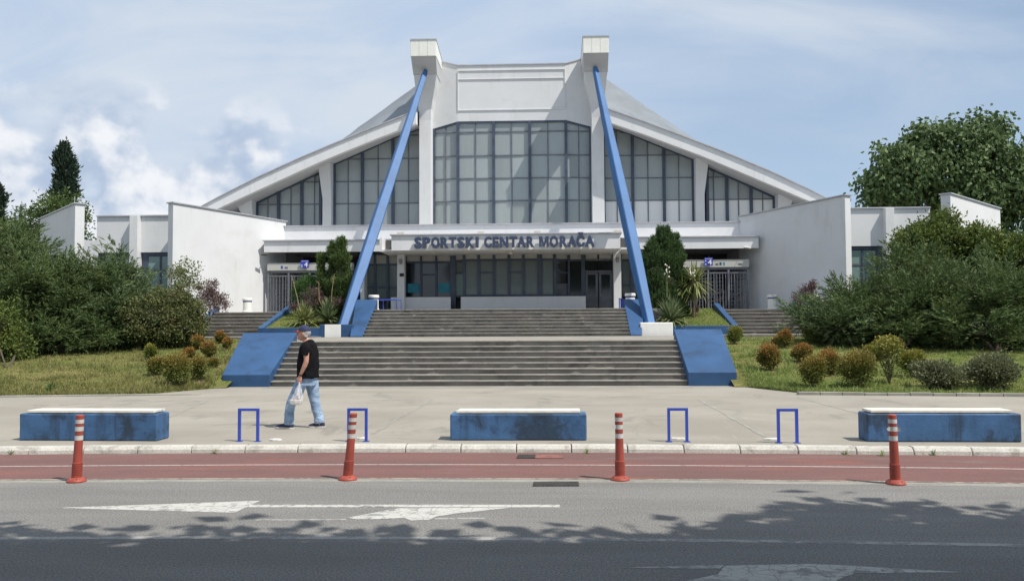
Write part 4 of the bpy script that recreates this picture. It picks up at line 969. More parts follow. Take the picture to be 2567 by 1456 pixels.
# ================================================================== flexible marker posts
def marker(px, py, lean, lab, torn=False, h=.785):
    p = gp(px, py, 0); o = thing('marker_post', (p.x, p.y + .08, .004), lab, 'bollard', 'red and white marker posts along the lane', random.uniform(0, 6), local=True); o.rotation_euler = (0, 0, 0)
    k = math.tan(lean)
    def lean_obj(m): m.v = [(v[0] + max(0, v[2] - .04) * k, v[1], v[2]) for v in m.v]; return m
    base = MB().lathe([(.112, 0), (.112, .012), (.10, .03), (.068, .048), (.055, .055), (0, .055)], 24); base.build('base', 'marker_red', o, smooth=False)
    for a in range(4):
        an = a * math.pi / 2 + .5; MB().lathe([(.009, .02), (.009, .04), (0, .042)], 8, (.088 * math.cos(an), .088 * math.sin(an))).build('bolt', 'grate_iron', o)
    prof = [(.058, .05)]; z_ = .06
    for i in range(8): prof += [(.060, z_), (.060, z_ + .013), (.053, z_ + .016), (.053, z_ + .021)]; z_ += .0215
    prof += [(.052, z_ + .01), (.047, .49)]
    lean_obj(MB().lathe(prof, 20)).build('lower_tube', 'marker_red', o, smooth=False)
    zs = [.49, .55, .608, .672, .735 - .012, h - .06, h]
    seq = [('band', 'marker_white', .49, .545), ('sleeve', 'marker_red', .545, .597), ('band', 'marker_white', .597, .650), ('sleeve', 'marker_red', .650, .688), ('band', 'marker_white', .688, .735), ('sleeve', 'marker_red', .735, .770)]
    for nm, mt, a, b in seq:
        rr = .0475 if nm == 'band' else .0465; lean_obj(MB().lathe([(rr, a + .0005), (rr, b - .0005)], 20)).build(nm, mt, o, smooth=False)
    lean_obj(MB().lathe([(.0465, .770), (.046, .780), (.038, .787), (0, .789)], 20)).build('cap', 'marker_red', o)
    if torn:
        lean_obj(MB().add([(-.04, -.03, .65), (-.085, -.045, .635), (-.075, -.04, .605), (-.04, -.03, .6)], [(0, 1, 2, 3)])).build('torn_film', 'marker_white', o)
        if torn > 1: lean_obj(MB().add([(.04, -.03, .65), (.075, -.045, .64), (.075, -.04, .60), (.04, -.03, .6)], [(0, 1, 2, 3)])).build('torn_film', 'marker_white', o)
marker(183, 1210, R(2.3), 'red and white marker post in front of the left bench, leaning right')
marker(868, 1205, R(5.0), 'red and white marker post leaning furthest right, below the walking man')
marker(1556, 1206, R(-.8), 'upright red and white marker post right of the middle bench, torn film on its left', 1)
marker(2252, 1216, R(-1.6), 'red and white marker post in front of the right bench, leaning slightly left', 2)
# litter and little things on the ground
for px, py, lab, wd in ((690, 1104, 0, .12), (905, 1100, 0, .10), (1700, 1101, 0, .14), (1935, 1102, 0, .16)):
    p = gp(px, py, PZ); o = MB(); nn = 7; pts = [(p.x + wd * random.uniform(.6, 1) * math.cos(a), p.y + wd * .5 * random.uniform(.6, 1) * math.sin(a)) for a in [2 * math.pi * k / nn for k in range(nn)]]
    o.prism(pts, lambda a, b: (a, b, PZ + .004), lambda a, b: (a, b, PZ + .018 + random.uniform(0, .012)))
    near = {690: 'crumpled white scrap lying at the foot of the leftmost blue hoop', 905: 'crumpled pale scrap at the foot of the hoop behind the second marker post', 1700: 'flat white scrap inside the third blue hoop', 1935: 'pale scrap at the left foot of the rightmost blue hoop'}[px]
    tag(o.build('litter', 'litter_white', loc=(p.x, p.y, PZ)), near, 'litter', 'litter by the hoops')

# ================================================================== plants
def unit(v): return v / np.maximum(np.linalg.norm(v, axis=1, keepdims=True), 1e-6)
def rdir(n): return unit(rng.normal(size=(n, 3)))
def leaf_quads(P, D, L, W, fold=.0):
    """leaf-shaped quads: P base, D axis, L length, W width"""
    n = len(P); s_ = unit(np.cross(D, rdir(n))); nrm = np.cross(s_, D)
    L = np.broadcast_to(np.asarray(L, float), (n,))[:, None]; W = np.broadcast_to(np.asarray(W, float), (n,))[:, None]
    mid = P + D * L * .45
    return np.stack([P, mid + s_ * W / 2 + nrm * fold * L, P + D * L, mid - s_ * W / 2 + nrm * fold * L], 1)
def ell_surface(n, c, r, lo=.75, hi=1.0, zmin=-1.0):
    d_ = rdir(n * 2); d_ = d_[d_[:, 2] > zmin][:n]; k = len(d_)
    rad = rng.uniform(lo, hi, k)[:, None]
    return np.array(c) + d_ * np.array(r) * rad, d_
def lump(P, amp, sc_):
    out = np.array([mnoise.noise(Vector((p[0] * sc_, p[1] * sc_, p[2] * sc_))) for p in P]); return out * amp
def stems(root, base, tips, r0, mat='bark'):
    m = MB()
    for t_ in tips:
        b = Vector(base); t_ = Vector(t_); mid = b.lerp(t_, .5) + Vector((random.uniform(-.05, .05), random.uniform(-.05, .05), .05))
        m.tube([b, mid, t_], [r0, r0 * .7, r0 * .25], 5)
    return m.build('stem', mat, root)
def plant(name, base, label, cat, group=None): return thing(name, base, label, cat, group)
def foliage(root, V, nper, mat, nm='foliage'):
    o = mesh_np(nm, V, nper, mat, root, tuple(worg(root))); return o
def globe(base, w_, h_, mat, label, n=None, ls=.06, group='clipped globe shrubs on the banks', trunk=.07, cat='shrub', name='globe_shrub', ragged=.16):
    base = Vector(base); root = plant(name, base, label, cat, group); r = w_ * .56; hc = h_ - trunk * h_; c_ = (base.x, base.y, base.z + trunk * h_ + hc * .5)
    n = n or int(1500 + 10500 * r * hc / .2 * .25)
    parts = [(c_, (r * .93, r * .93, hc * .50), .55)] + [((c_[0] + r * .42 * math.cos(an), c_[1] + r * .42 * math.sin(an), c_[2] + random.uniform(-.16, .24) * hc), (r * random.uniform(.42, .62),) * 2 + (hc * random.uniform(.22, .34),), .17) for an in [random.uniform(0, 2.1) + 2.1 * q for q in range(3)]]
    PD = [ell_surface(int(n * fr), cc, rr, .45, 1.0) for cc, rr, fr in parts]; P = np.concatenate([q[0] for q in PD]); d_ = np.concatenate([q[1] for q in PD])
    k = 1 + lump(P + 13.7, ragged * 1.8, 3.2 / max(.3, w_)) + rng.normal(0, ragged * .45, len(P)); P = np.array(c_) + (P - np.array(c_)) * k[:, None]; P[:, 2] = np.maximum(P[:, 2], base.z + .02)
    if name == 'globe_shrub':
        sm = MB(); nn = 14; sm.add([(base.x, base.y, base.z + .03)] + [(base.x + r * random.uniform(.55, .85) * math.cos(2 * math.pi * q / nn), base.y + r * random.uniform(.55, .85) * math.sin(2 * math.pi * q / nn), lz2(base.x + r * .7 * math.cos(2 * math.pi * q / nn), base.y + r * .7 * math.sin(2 * math.pi * q / nn)) + .004) for q in range(nn)], [(0, 1 + q, 1 + (q + 1) % nn) for q in range(nn)]); sm.build('soil_ring', 'soil_brown', root)
    D = unit(d_ * .8 + rdir(len(P)) * .7 + np.array([0, 0, .35]))
    foliage(root, leaf_quads(P, D, rng.uniform(ls * .7, ls * 1.3, len(P)), ls * .5, .08), 4, mat)
    stems(root, base - Vector((0, 0, .03)), [(base.x + random.uniform(-.6, .6) * r, base.y + random.uniform(-.6, .6) * r, c_[2] + random.uniform(-.1, .25) * hc) for _ in range(7)], .012)
    return root
def globe_px(px, py_top, py_base, wpx, mat, label, **kw):
    p = lp(px, py_base); s_ = p.y / FPX; globe(p, wpx * s_, (py_base - py_top) * s_ * 1.04, mat, label, **kw)
GL = 'leaf_globe'; GR = 'leaf_globe_red'; GG = 'leaf_globe_green'
for a in ((377, 864, 903, 30, GG, 'yellow-green globe shrub alone at the left of the left bank group'), (390, 898, 941, 42, GL, 'green globe shrub left of the largest one on the left bank'), (444, 888, 963, 68, GL, 'largest dark green globe shrub at the front of the left bank'),
          (498, 893, 951, 38, GL, 'tall green globe shrub right of the largest one on the left bank'), (473, 873, 907, 32, GR, 'reddish globe shrub behind the largest one on the left bank'), (495, 841, 876, 29, GR, 'small orange-tipped shrub on the left bank near the stone strip'),
          (523, 858, 895, 34, GR, 'bronze globe shrub in the middle of the left bank rear group'), (552, 829, 861, 26, GR, 'rearmost small shrub on the left bank below the side stairs'), (569, 847, 878, 21, GR, 'smallest red shrub on the left bank beside the blue side wall'),
          (534, 899, 922, 26, GL, 'low sparse shrub on the left bank nearest the blue side wall')):
    globe_px(*a)
for a in ((1842, 820, 862, 37, GG, 'globe shrub on the right bank directly behind the blue side wall'), (1966, 829, 873, 40, GR, 'orange-tipped globe shrub on the right bank below the side stairs'), (1946, 848, 868, 20, GR, 'tiny bright red shrub on the right bank'),
          (2038, 813, 865, 50, GG, 'yellow-tipped globe shrub half under the juniper on the right bank'), (1928, 865, 929, 57, GR, 'orange-brown globe shrub leftmost at mid slope of the right bank'), (2011, 862, 908, 50, GR, 'flat-topped orange globe shrub at mid slope of the right bank'),
          (2078, 877, 941, 55, GR, 'bronze globe shrub behind the two front ones on the right bank'), (2038, 896, 971, 65, GL, 'front globe shrub with bronze top on the right bank'), (2149, 880, 971, 88, GL, 'largest globe shrub in front on the right bank'),
          (2285, 880, 944, 62, 'leaf_globe_green', 'dark green bush behind the little umbrella-shaped tree on the right bank')):
    globe_px(*a)
globe_px(2190, 868, 905, 55, GG, 'olive bush between the largest globe shrub and the juniper', ls=.07)
globe_px(2357, 911, 974, 104, 'leaf_grey', 'loose grey-green bush at the front of the right bank', ls=.075, ragged=.32, group='loose grey-green bushes', name='loose_bush')
globe_px(2490, 893, 975, 116, 'leaf_grey', 'larger grey-green bush at the right end of the right bank', ls=.075, ragged=.32, group='loose grey-green bushes', name='loose_bush')
globe_px(127, 961, 984, 22, 'leaf_round', 'small green weed at the foot of the left bank', ls=.05, n=150, group=None, name='weed', cat='weed', ragged=.3)
# umbrella-shaped little nandina
p = lp(2230, 962); s_ = p.y / FPX; root = plant('nandina', p, 'little umbrella-shaped shrub with bare stems on the right bank', 'shrub')
c_ = (p.x, p.y, p.z + 92 * s_); P, d_ = ell_surface(1300, c_, (38 * s_, 38 * s_, 24 * s_), .3, 1.05); P[:, 2] += lump(P, .12, 3)
P2 = np.column_stack([rng.normal(p.x, .14, 380), rng.normal(p.y, .14, 380), rng.uniform(p.z + .2, c_[2], 380)])
P = np.vstack([P, P2]); D = unit(rdir(len(P)) + np.array([0, 0, .25])); foliage(root, leaf_quads(P, D, rng.uniform(.06, .12, len(P)), .035), 4, GG)
stems(root, p, [(p.x + random.uniform(-.3, .3), p.y + random.uniform(-.3, .3), c_[2]) for _ in range(9)], .016)

def sprays(P, D, L, nl=22, wl=.03, spread=.55, droop=.25):
    """feathery conifer sprays: an arching axis with short needles on both sides"""
    n = len(P); u = unit(np.cross(D, np.array([0, 0, 1.0]) + rdir(n) * .5)); out = []
    L = np.broadcast_to(np.asarray(L, float), (n,))
    for j in range(nl):
        f = (j + .5) / nl; sgn = 1 if j % 2 else -1
        q = P + D * (L * f)[:, None] - np.array([0, 0, 1.0]) * (droop * L * f * f)[:, None]
        nd = unit(D * .75 + u * sgn * spread + rng.normal(0, .22, (n, 3)) + np.array([0, 0, .12]))
        ln = L * (.42 * (1 - f) + .12) * rng.uniform(.7, 1.2, n); sd = unit(np.cross(nd, rdir(n))) * wl / 2
        out.append(np.stack([q - sd, q + sd, q + nd * ln[:, None]], 1))
    return np.concatenate(out)
def core(lobes, k=.70):  # solid dark lobes inside a bush, its inner shade put into their colour
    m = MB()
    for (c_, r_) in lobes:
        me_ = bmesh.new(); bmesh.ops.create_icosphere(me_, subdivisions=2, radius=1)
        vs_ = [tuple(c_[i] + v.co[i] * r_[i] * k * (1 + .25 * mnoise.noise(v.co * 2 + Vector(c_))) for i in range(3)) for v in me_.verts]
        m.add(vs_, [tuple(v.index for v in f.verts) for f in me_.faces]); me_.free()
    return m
def plumes(P, D, L, ns=30, nl=14, wl=.03):
    """feathery branch ends: each a fan of small sprays along an arching axis"""
    n = len(P); out = []; u = unit(np.cross(D, np.array([0, 0, 1.0]) + rdir(n) * .25)); v = np.cross(u, D)
    for k in range(ns):
        f = (k + .5) / ns; lat = rng.normal(0, 1, (n, 2)) * np.array([.24, .09]); wd = (1.05 - .75 * f) * L
        q = P + D * (L * f)[:, None] + u * (lat[:, 0] * wd)[:, None] + v * (lat[:, 1] * wd)[:, None] + np.array([0, 0, 1.0]) * (.10 * L * f * f)[:, None]
        d_ = unit(D * .8 + u * (lat[:, 0] * 2.6)[:, None] + v * (lat[:, 1] * 2.2)[:, None] + np.array([0, 0, .18]) + rng.normal(0, .14, (n, 3)))
        out.append(sprays(q, d_, L * rng.uniform(.22, .36, n), nl, wl, .55, .1))
    return np.concatenate(out)
def juniper(base, lobes, label, mat='leaf_juniper', dens=5.2, L=(.75, 1.35), name='juniper_bush', cat='juniper', shrink=.55):
    base = Vector(base); root = plant(name, base, label, cat); V = []; small = [(c_, tuple(max(.28, q - shrink) for q in r_)) for c_, r_ in lobes]
    for (c_, r_) in small:
        area = (r_[0] * r_[1] + r_[0] * r_[2] + r_[1] * r_[2]) / 3 * 4 * math.pi; n = int(dens * area) + 7
        P, d_ = ell_surface(n, c_, r_, .75, 1.0, -.8); k = len(P); D = unit(d_ * np.array([1, 1, .5]) + np.array([0, 0, .28]) + rng.normal(0, .22, (k, 3)))
        V.append(plumes(P, D, rng.uniform(L[0], L[1], k)))
        n2 = int(16 * area); P, d_ = ell_surface(n2, c_, r_, .6, 1.0, -1); V.append(sprays(P, unit(d_ + rng.normal(0, .4, P.shape)), rng.uniform(.3, .6, len(P)), 16, .04))
    foliage(root, np.concatenate(V), 3, mat)
    core(small, .88).build('shade_core', 'inner_shade', root)
    stems(root, base - Vector((0, 0, .1)), [c_ for c_, r_ in lobes], .06, 'bark_dark')
    return root
def lobe(px, py, Y, rpx, rpz=None, ry=None):
    q = fp(px, py, Y); s_ = Y / FPX; return (tuple(q), (rpx * s_, (ry if ry else rpx * s_ * .9), (rpz or rpx) * s_))
juniper(lp(60, 890), [lobe(-60, 690, 33, 125, 115, 1.7), lobe(20, 665, 33.5, 85, 95, 1.5), lobe(85, 730, 32.5, 90, 85, 1.4), lobe(10, 790, 32, 95, 75, 1.4), lobe(90, 810, 32.2, 85, 70, 1.2)], 'tall green juniper at the left edge of the picture')
juniper(lp(220, 880), [lobe(150, 712, 34, 80, 70, 1.6), lobe(235, 718, 34, 82, 64, 1.6), lobe(205, 765, 33, 105, 72, 1.5), lobe(140, 800, 32.6, 90, 70, 1.3), lobe(240, 825, 33.2, 90, 60, 1.3)], 'broad green juniper in front of the left wing windows')
juniper(lp(340, 860), [lobe(292, 722, 34.5, 68, 58, 1.5), lobe(300, 790, 33.5, 85, 62, 1.4), lobe(390, 785, 35, 66, 50, 1.3), lobe(330, 835, 33.4, 80, 50, 1.2), lobe(325, 680, 34.8, 36, 26, .7)], 'feathery blue-green juniper below the left window bay, beside the olive leafy bush', 'leaf_juniper_blue')
juniper(lp(170, 885), [lobe(110, 850, 31.6, 95, 52, 1.3), lobe(215, 848, 32.4, 85, 44, 1.2), lobe(300, 842, 33.0, 70, 38, 1.1)], 'low dark juniper skirting the foot of the left hedge')
def bushy(base, lobes, label, mat, n_per, ls, name='leafy_bush', cat='bush', group=None, stem_r=.03, lw=.5, fold=.1, updown=.2, flowers=0, lo=.55, heart=False):
    base = Vector(base); root = plant(name, base, label, cat, group); V = []
    for c_, r_ in lobes:
        area = (r_[0] * r_[1] + r_[0] * r_[2] + r_[1] * r_[2]) / 3 * 4 * math.pi; nc = max(10, int(n_per * area / 34))
        C_, d_ = ell_surface(nc, c_, r_, lo, 1.0, -.9); C_ = C_ + d_ * lump(C_, .28, 1.3)[:, None]; k = 34; cr = max(.09, min(.26, ls * 1.9))
        P = (C_[:, None, :] + rng.normal(0, cr * .55, (len(C_), k, 3))).reshape(-1, 3); dd = np.repeat(d_, k, 0)
        D = unit(dd * .6 + rdir(len(P)) * .9 + np.array([0, 0, updown])); V.append(leaf_quads(P, D, rng.uniform(ls * .6, ls * 1.3, len(P)), ls * lw, fold))
    if heart: core([(c_, tuple(q * .8 for q in r_)) for c_, r_ in lobes], .8).build('shade_core', 'inner_shade', root)
    foliage(root, np.concatenate(V), 4, mat)
    stems(root, base - Vector((0, 0, .1)), [tuple(c_) for c_, r_ in lobes] * 2, stem_r, 'bark_dark')
    if flowers:
        m = MB()
        for k in range(flowers):
            c_, r_ = random.choice(lobes); q = Vector(c_) + Vector((random.uniform(-1, 1) * r_[0], -abs(random.random()) * r_[1], random.uniform(-.2, 1) * r_[2])) ; m.lathe([(.0, q.z - .05), (.06, q.z), (.0, q.z + .04)], 6, (q.x, q.y))
        m.build('blossom', 'flower_white', root)
    return root
bushy(lp(440, 850), [lobe(425, 775, 34, 60, 58, 1.3), lobe(465, 800, 34, 46, 58, 1.1), lobe(380, 800, 33, 70, 55, 1.2), lobe(470, 825, 33.6, 38, 36, .9), lobe(400, 840, 33.2, 60, 36, 1.0)], 'olive green leafy bush tangled beside the left side stairs', 'leaf_mixed', 420, .11, lo=.6, heart=True)
bushy(lp(20, 925), [lobe(-15, 840, 30, 75, 90, 1.2), lobe(40, 880, 30, 48, 52, .9)], 'light green bush at the far left front of the bank', 'leaf_laurel', 420, .11, lo=.6, heart=True)
bushy(fp(20, 800, 35.5), [lobe(22, 640, 35.3, 40, 24, .8)], 'rose bush with white flowers above the left junipers', 'leaf_mixed', 320, .1, flowers=14, name='rose_bush')
bushy(fp(470, 780, 38.5), [lobe(445, 690, 38.5, 30, 42, .6), lobe(478, 695, 38.5, 26, 40, .5)], 'thin pale green shrub against the sunlit left wing wall', 'leaf_pale', 150, .13, name='pale_shrub', cat='shrub', stem_r=.015, lo=.2)
bushy(fp(525, 800, 39.3), [lobe(520, 745, 39.3, 42, 38, .7), lobe(550, 755, 39.3, 32, 28, .6), lobe(528, 718, 39.3, 20, 22, .4)], 'purple-leaved shrub beside the left side stairs', 'leaf_purple', 300, .09, name='purple_shrub', cat='shrub', stem_r=.015, lo=.3)
bushy(fp(2020, 790, 39.3), [lobe(2015, 752, 39.3, 36, 24, .6), lobe(2025, 730, 39.3, 20, 20, .4), lobe(2037, 714, 39.3, 9, 13, .25)], 'purple-leaved shrub in front of the grey right wing wall', 'leaf_purple', 300, .09, name='purple_shrub', cat='shrub', stem_r=.015, lo=.3)
bushy(fp(2060, 790, 38.9), [lobe(2060, 762, 38.9, 24, 20, .4)], 'small rose with white flowers beside the right purple shrub', 'leaf_pale', 200, .09, name='rose_bush', cat='bush', flowers=7, stem_r=.012)
juniper(lp(2250, 880), [lobe(2268, 762, 34, 112, 62, 1.9), lobe(2345, 722, 34.5, 98, 62, 1.7), lobe(2165, 800, 33.5, 98, 56, 1.6), lobe(2140, 752, 34, 70, 32, 1.0), lobe(2330, 805, 33, 125, 80, 1.7), lobe(2262, 668, 35.5, 32, 40, .8), lobe(2230, 835, 33, 110, 58, 1.5)], 'huge spreading juniper over the right bank')
juniper(lp(2060, 860), [lobe(2060, 808, 34, 66, 38, 1.2), lobe(2110, 828, 33, 76, 42, 1.2), lobe(2018, 806, 34.6, 44, 26, .9)], 'low blue-green juniper spreading over the right bank towards the stairs', 'leaf_juniper_blue')
juniper(lp(2500, 880), [lobe(2490, 760, 32.5, 110, 80, 1.6), lobe(2570, 720, 33, 100, 70, 1.5), lobe(2440, 830, 31.5, 80, 50, 1.2), lobe(2560, 850, 31.5, 90, 55, 1.2)], 'dense green juniper at the right edge of the picture')
bushy(fp(2300, 800, 38.2), [lobe(2300, 622, 38, 58, 58, 1.5), lobe(2345, 610, 38, 62, 62, 1.5), lobe(2285, 668, 37.6, 42, 45, 1.2), lobe(2375, 565, 38, 32, 34, .8), lobe(2340, 690, 37, 80, 50, 1.3)], 'glossy laurel before the window bay right of the grey wing wall', 'leaf_laurel', 330, .15, heart=True, name='laurel', cat='bush', stem_r=.05)
bushy(fp(2490, 800, 37), [lobe(2470, 640, 37, 62, 66, 1.6), lobe(2535, 660, 36.5, 60, 70, 1.5), lobe(2550, 790, 35.5, 50, 90, 1.2), lobe(2440, 610, 37.4, 40, 40, 1.0)], 'glossy yellow-green laurel at the right edge, in front of the far wing wall', 'leaf_laurel', 330, .15, heart=True, name='laurel', cat='bush', stem_r=.05)
# bed plants
def column_bush(base, peaks, label, mat, name, dens=260, L=(.18, .34)):
    """upright conifer: several pointed columns"""
    base = Vector(base); root = plant(name, base, label, 'conifer'); V = []; lob = []
    for (x_, y_, zt, r_) in peaks:
        z0 = base.z; h_ = zt - z0; n = int(dens * 2 * math.pi * r_ * h_ * .75)
        f = rng.random(n) ** .9; prof = np.where(f < .12, .7 + f * 2.5, np.clip(1 - (f - .12) / .88, 0, 1) ** .7); a = rng.uniform(0, 2 * np.pi, n)
        rr = r_ * prof * rng.uniform(.75, 1.0, n); P = np.column_stack([x_ + rr * np.cos(a), y_ + rr * np.sin(a), z0 + f * h_ * .97])
        d_ = np.column_stack([np.cos(a), np.sin(a), np.zeros(n)]); P += d_ * lump(P, .34, 1.7)[:, None]
        D = unit(d_ * .55 + np.array([0, 0, 1.0]) + rng.normal(0, .3, (n, 3))); V.append(sprays(P, D, rng.uniform(L[0], L[1], n), 12, .03, .5, .0))
        lob += [((x_, y_, z0 + h_ * k), (r_ * q, r_ * q, h_ * .16)) for k, q in ((.15, .95), (.35, .9), (.55, .75), (.75, .5))]
    foliage(root, np.concatenate(V), 3, mat); core(lob, .85).build('shade_core', 'inner_shade', root); stems(root, base - Vector((0, 0, .1)), [l[0] for l in lob[:4]], .05, 'bark_dark')
def pk(px, py, Y, rpx): q = fp(px, py, Y); return (q.x, Y, q.z, rpx * Y / FPX)
bq = fp(845, 770, 40.6); column_bush((bq.x, 40.6, bz(40.6)), [pk(856, 598, 40.6, 26), pk(833, 610, 40.8, 22), pk(806, 640, 40.9, 18), pk(872, 660, 40.4, 14)], 'pointed green cypress bush behind the left strut', 'leaf_thuja', 'cypress_bush')
bq = fp(1665, 770, 40.6); column_bush((bq.x, 40.6, bz(40.6)), [pk(1664, 570, 40.6, 40), pk(1692, 588, 40.7, 34), pk(1638, 598, 40.4, 36), pk(1622, 640, 40.3, 22), pk(1706, 640, 40.5, 20)], 'dense dark yew right of the right strut', 'leaf_yew', 'yew_bush')
q = fp(770, 745, 41.2); bushy((q.x, 41.2, bz(41.2)), [lobe(772, 718, 41.2, 32, 30, .55), lobe(752, 735, 41.2, 22, 22, .4)], 'bright green round bush in front of the left turnstile gate', 'leaf_round', 900, .07, name='round_bush', lo=.6, stem_r=.02)
q = fp(780, 770, 40.2); bushy((q.x, 40.2, bz(40.2)), [lobe(790, 748, 40.3, 38, 20, .5), lobe(850, 757, 40, 28, 14, .4), lobe(735, 770, 40.2, 18, 14, .3)], 'dark purple barberry between the left yuccas and the cypress bush', 'leaf_purple', 700, .06, name='purple_shrub', cat='shrub', lo=.4, stem_r=.012)
q = fp(1735, 770, 41.5); bushy((q.x, 41.5, bz(41.5)), [lobe(1745, 775, 41, 16, 10, .3)], 'dry brown tuft at the foot of the right yucca tree', 'leaf_purple', 500, .06, name='dry_tuft', cat='shrub', lo=.2, stem_r=.01)
def blades(c_, n, L, wd, up=(.05, 1.0), mat='blade_yucca', root=None, droop=.35, nm='leaf_rosette'):
    """sword leaves: three-segment blades from one heart"""
    c_ = np.array(c_); a = rng.uniform(0, 2 * np.pi, n); e = rng.uniform(up[0], up[1], n) * (np.pi / 2)
    d_ = np.column_stack([np.cos(a) * np.cos(e), np.sin(a) * np.cos(e), np.sin(e)]); sd = np.column_stack([-np.sin(a), np.cos(a), np.zeros(n)])
    Ls = L * rng.uniform(.7, 1.05, n); pts = []
    for f in (0, .35, .7, 1.0):
        q_ = c_ + d_ * (Ls * f)[:, None]; q_[:, 2] -= droop * Ls * f ** 2.5 * np.cos(e); pts.append(q_)
    ws = (.6, 1.0, .8, .05); quads = []
    V = np.concatenate([np.stack([pts[k] - sd * wd * ws[k] / 2, pts[k] + sd * wd * ws[k] / 2, pts[k + 1] + sd * wd * ws[k + 1] / 2, pts[k + 1] - sd * wd * ws[k + 1] / 2], 1) for k in range(3)])
    return foliage(root, V, 4, mat, nm)
def stalk(root, pts, r_, flowers=0, twigs=0, fr=.036):
    r_ = r_ * .6; m = MB(); m.tube(pts, [r_, r_ * .9, r_ * .5][:len(pts)] if len(pts) == 3 else r_, 6)
    top = Vector(pts[-1]); pre = Vector(pts[-2])
    for k in range(twigs):
        f = random.uniform(.45, 1); q_ = pre.lerp(top, f); m.tube([q_, q_ + Vector((random.uniform(-.16, .16), random.uniform(-.1, .1), random.uniform(.05, .14)))], .005, 4)
    m.build('flower_stalk', 'dry_stalk', root)
    for k in range(flowers):
        q_ = pre.lerp(top, random.uniform(.55, 1.02)) + Vector((random.uniform(-.13, .13), random.uniform(-.12, .02), 0)); f_ = random.uniform(.8, 1.2) * fr
        MB().lathe([(.01, q_.z + f_), (f_ * .7, q_.z + f_ * .4), (f_ * .95, q_.z - f_ * .7), (f_ * .4, q_.z - f_ * .4)], 7, (q_.x, q_.y)).build('blossom', 'flower_white', root)
def yucca(px, py, Y, rpx, label, mat='blade_yucca', n=95, **kw):
    q = fp(px, py, Y); root = plant('yucca', (q.x, Y, bz(Y)), label, 'yucca', 'yuccas in the raised beds'); s_ = Y / FPX
    blades((q.x, Y, bz(Y) + .15), int(n * 1.5), rpx * s_ * 1.35, .075, (.05, .98), mat, root, **kw); return root, q, s_
r1, q, s_ = yucca(762, 800, 39.0, 46, 'yucca with yellow heart at the left of the left bed', 'blade_yucca_light')
stalk(r1, [(q.x - .15, 39.3, bz(39) + .1), fp(745, 745, 39.4), fp(731, 690, 39.5)], .025, 0, 8)
r2, q, s_ = yucca(822, 795, 39.2, 50, 'green yucca directly left of the left strut')
stalk(r2, [(q.x, 39.3, bz(39.2) + .1), fp(800, 750, 39.5), fp(799, 705, 39.6)], .022, 0, 10); stalk(r2, [(q.x + .1, 39.3, bz(39.2) + .1), fp(832, 730, 39.4), fp(838, 688, 39.5)], .022, 0, 14)
r3, q, s_ = yucca(1682, 800, 38.7, 58, 'big blue-green yucca on the right bed with a tall white flower stalk', n=130)
stalk(r3, [(q.x - .15, 38.8, bz(38.7) + .2), fp(1672, 735, 38.8), fp(1672, 664, 38.8)], .022, 10, 4)
q0 = fp(1738, 775, 40.4); r4 = plant('yucca_tree', (q0.x, 40.4, bz(40.4)), 'tall trunked yucca with drooping leaves in front of the right turnstile gate', 'yucca')
tp = fp(1741, 705, 40.4); tp2 = fp(1712, 725, 40.4)
MB().tube([(q0.x, 40.4, bz(40.4) - .1), tuple((Vector(q0) + tp) / 2 + Vector((.05, 0, 0))), tuple(tp)], [.10, .085, .07], 8).build('trunk', 'bark', r4)
blades(tuple(tp), 190, 1.12, .07, (-.55, 1.0), 'blade_yucca_light', r4, .25); blades(tuple(tp2), 90, .8, .06, (-.4, .9), 'blade_yucca_light', r4, .25)
stalk(r4, [tuple(fp(1718, 760, 39.9)), tuple(fp(1738, 715, 39.9)), tuple(fp(1735, 672, 39.9))], .022, 14, 3)
# weeds along the kerb
for k, (px, py) in enumerate(((715 / 1.0 - 175, 1136), (30, 1138), (1470, 1135), (2210, 1141), (2340, 1140), (2120, 1138))):
    p = gp(px, py, .005); root = plant('kerb_weed', (p.x, p.y - .02, 0), ['dry weed tuft in the kerb joint below the leftmost hoop', 'tiny weed at the kerb below the left bench', 'tiny weed at the kerb right of the middle bench', 'weed at the kerb left of the rightmost marker post', 'weed at the kerb below the right bench', 'small weed in the kerb joint near the rightmost hoop'][k], 'weed', 'weeds along the kerb')
    blades((p.x, p.y - .02, .005), 26, .11, .008, (.1, .9), 'blade_green' if k else 'blade_grass', root)

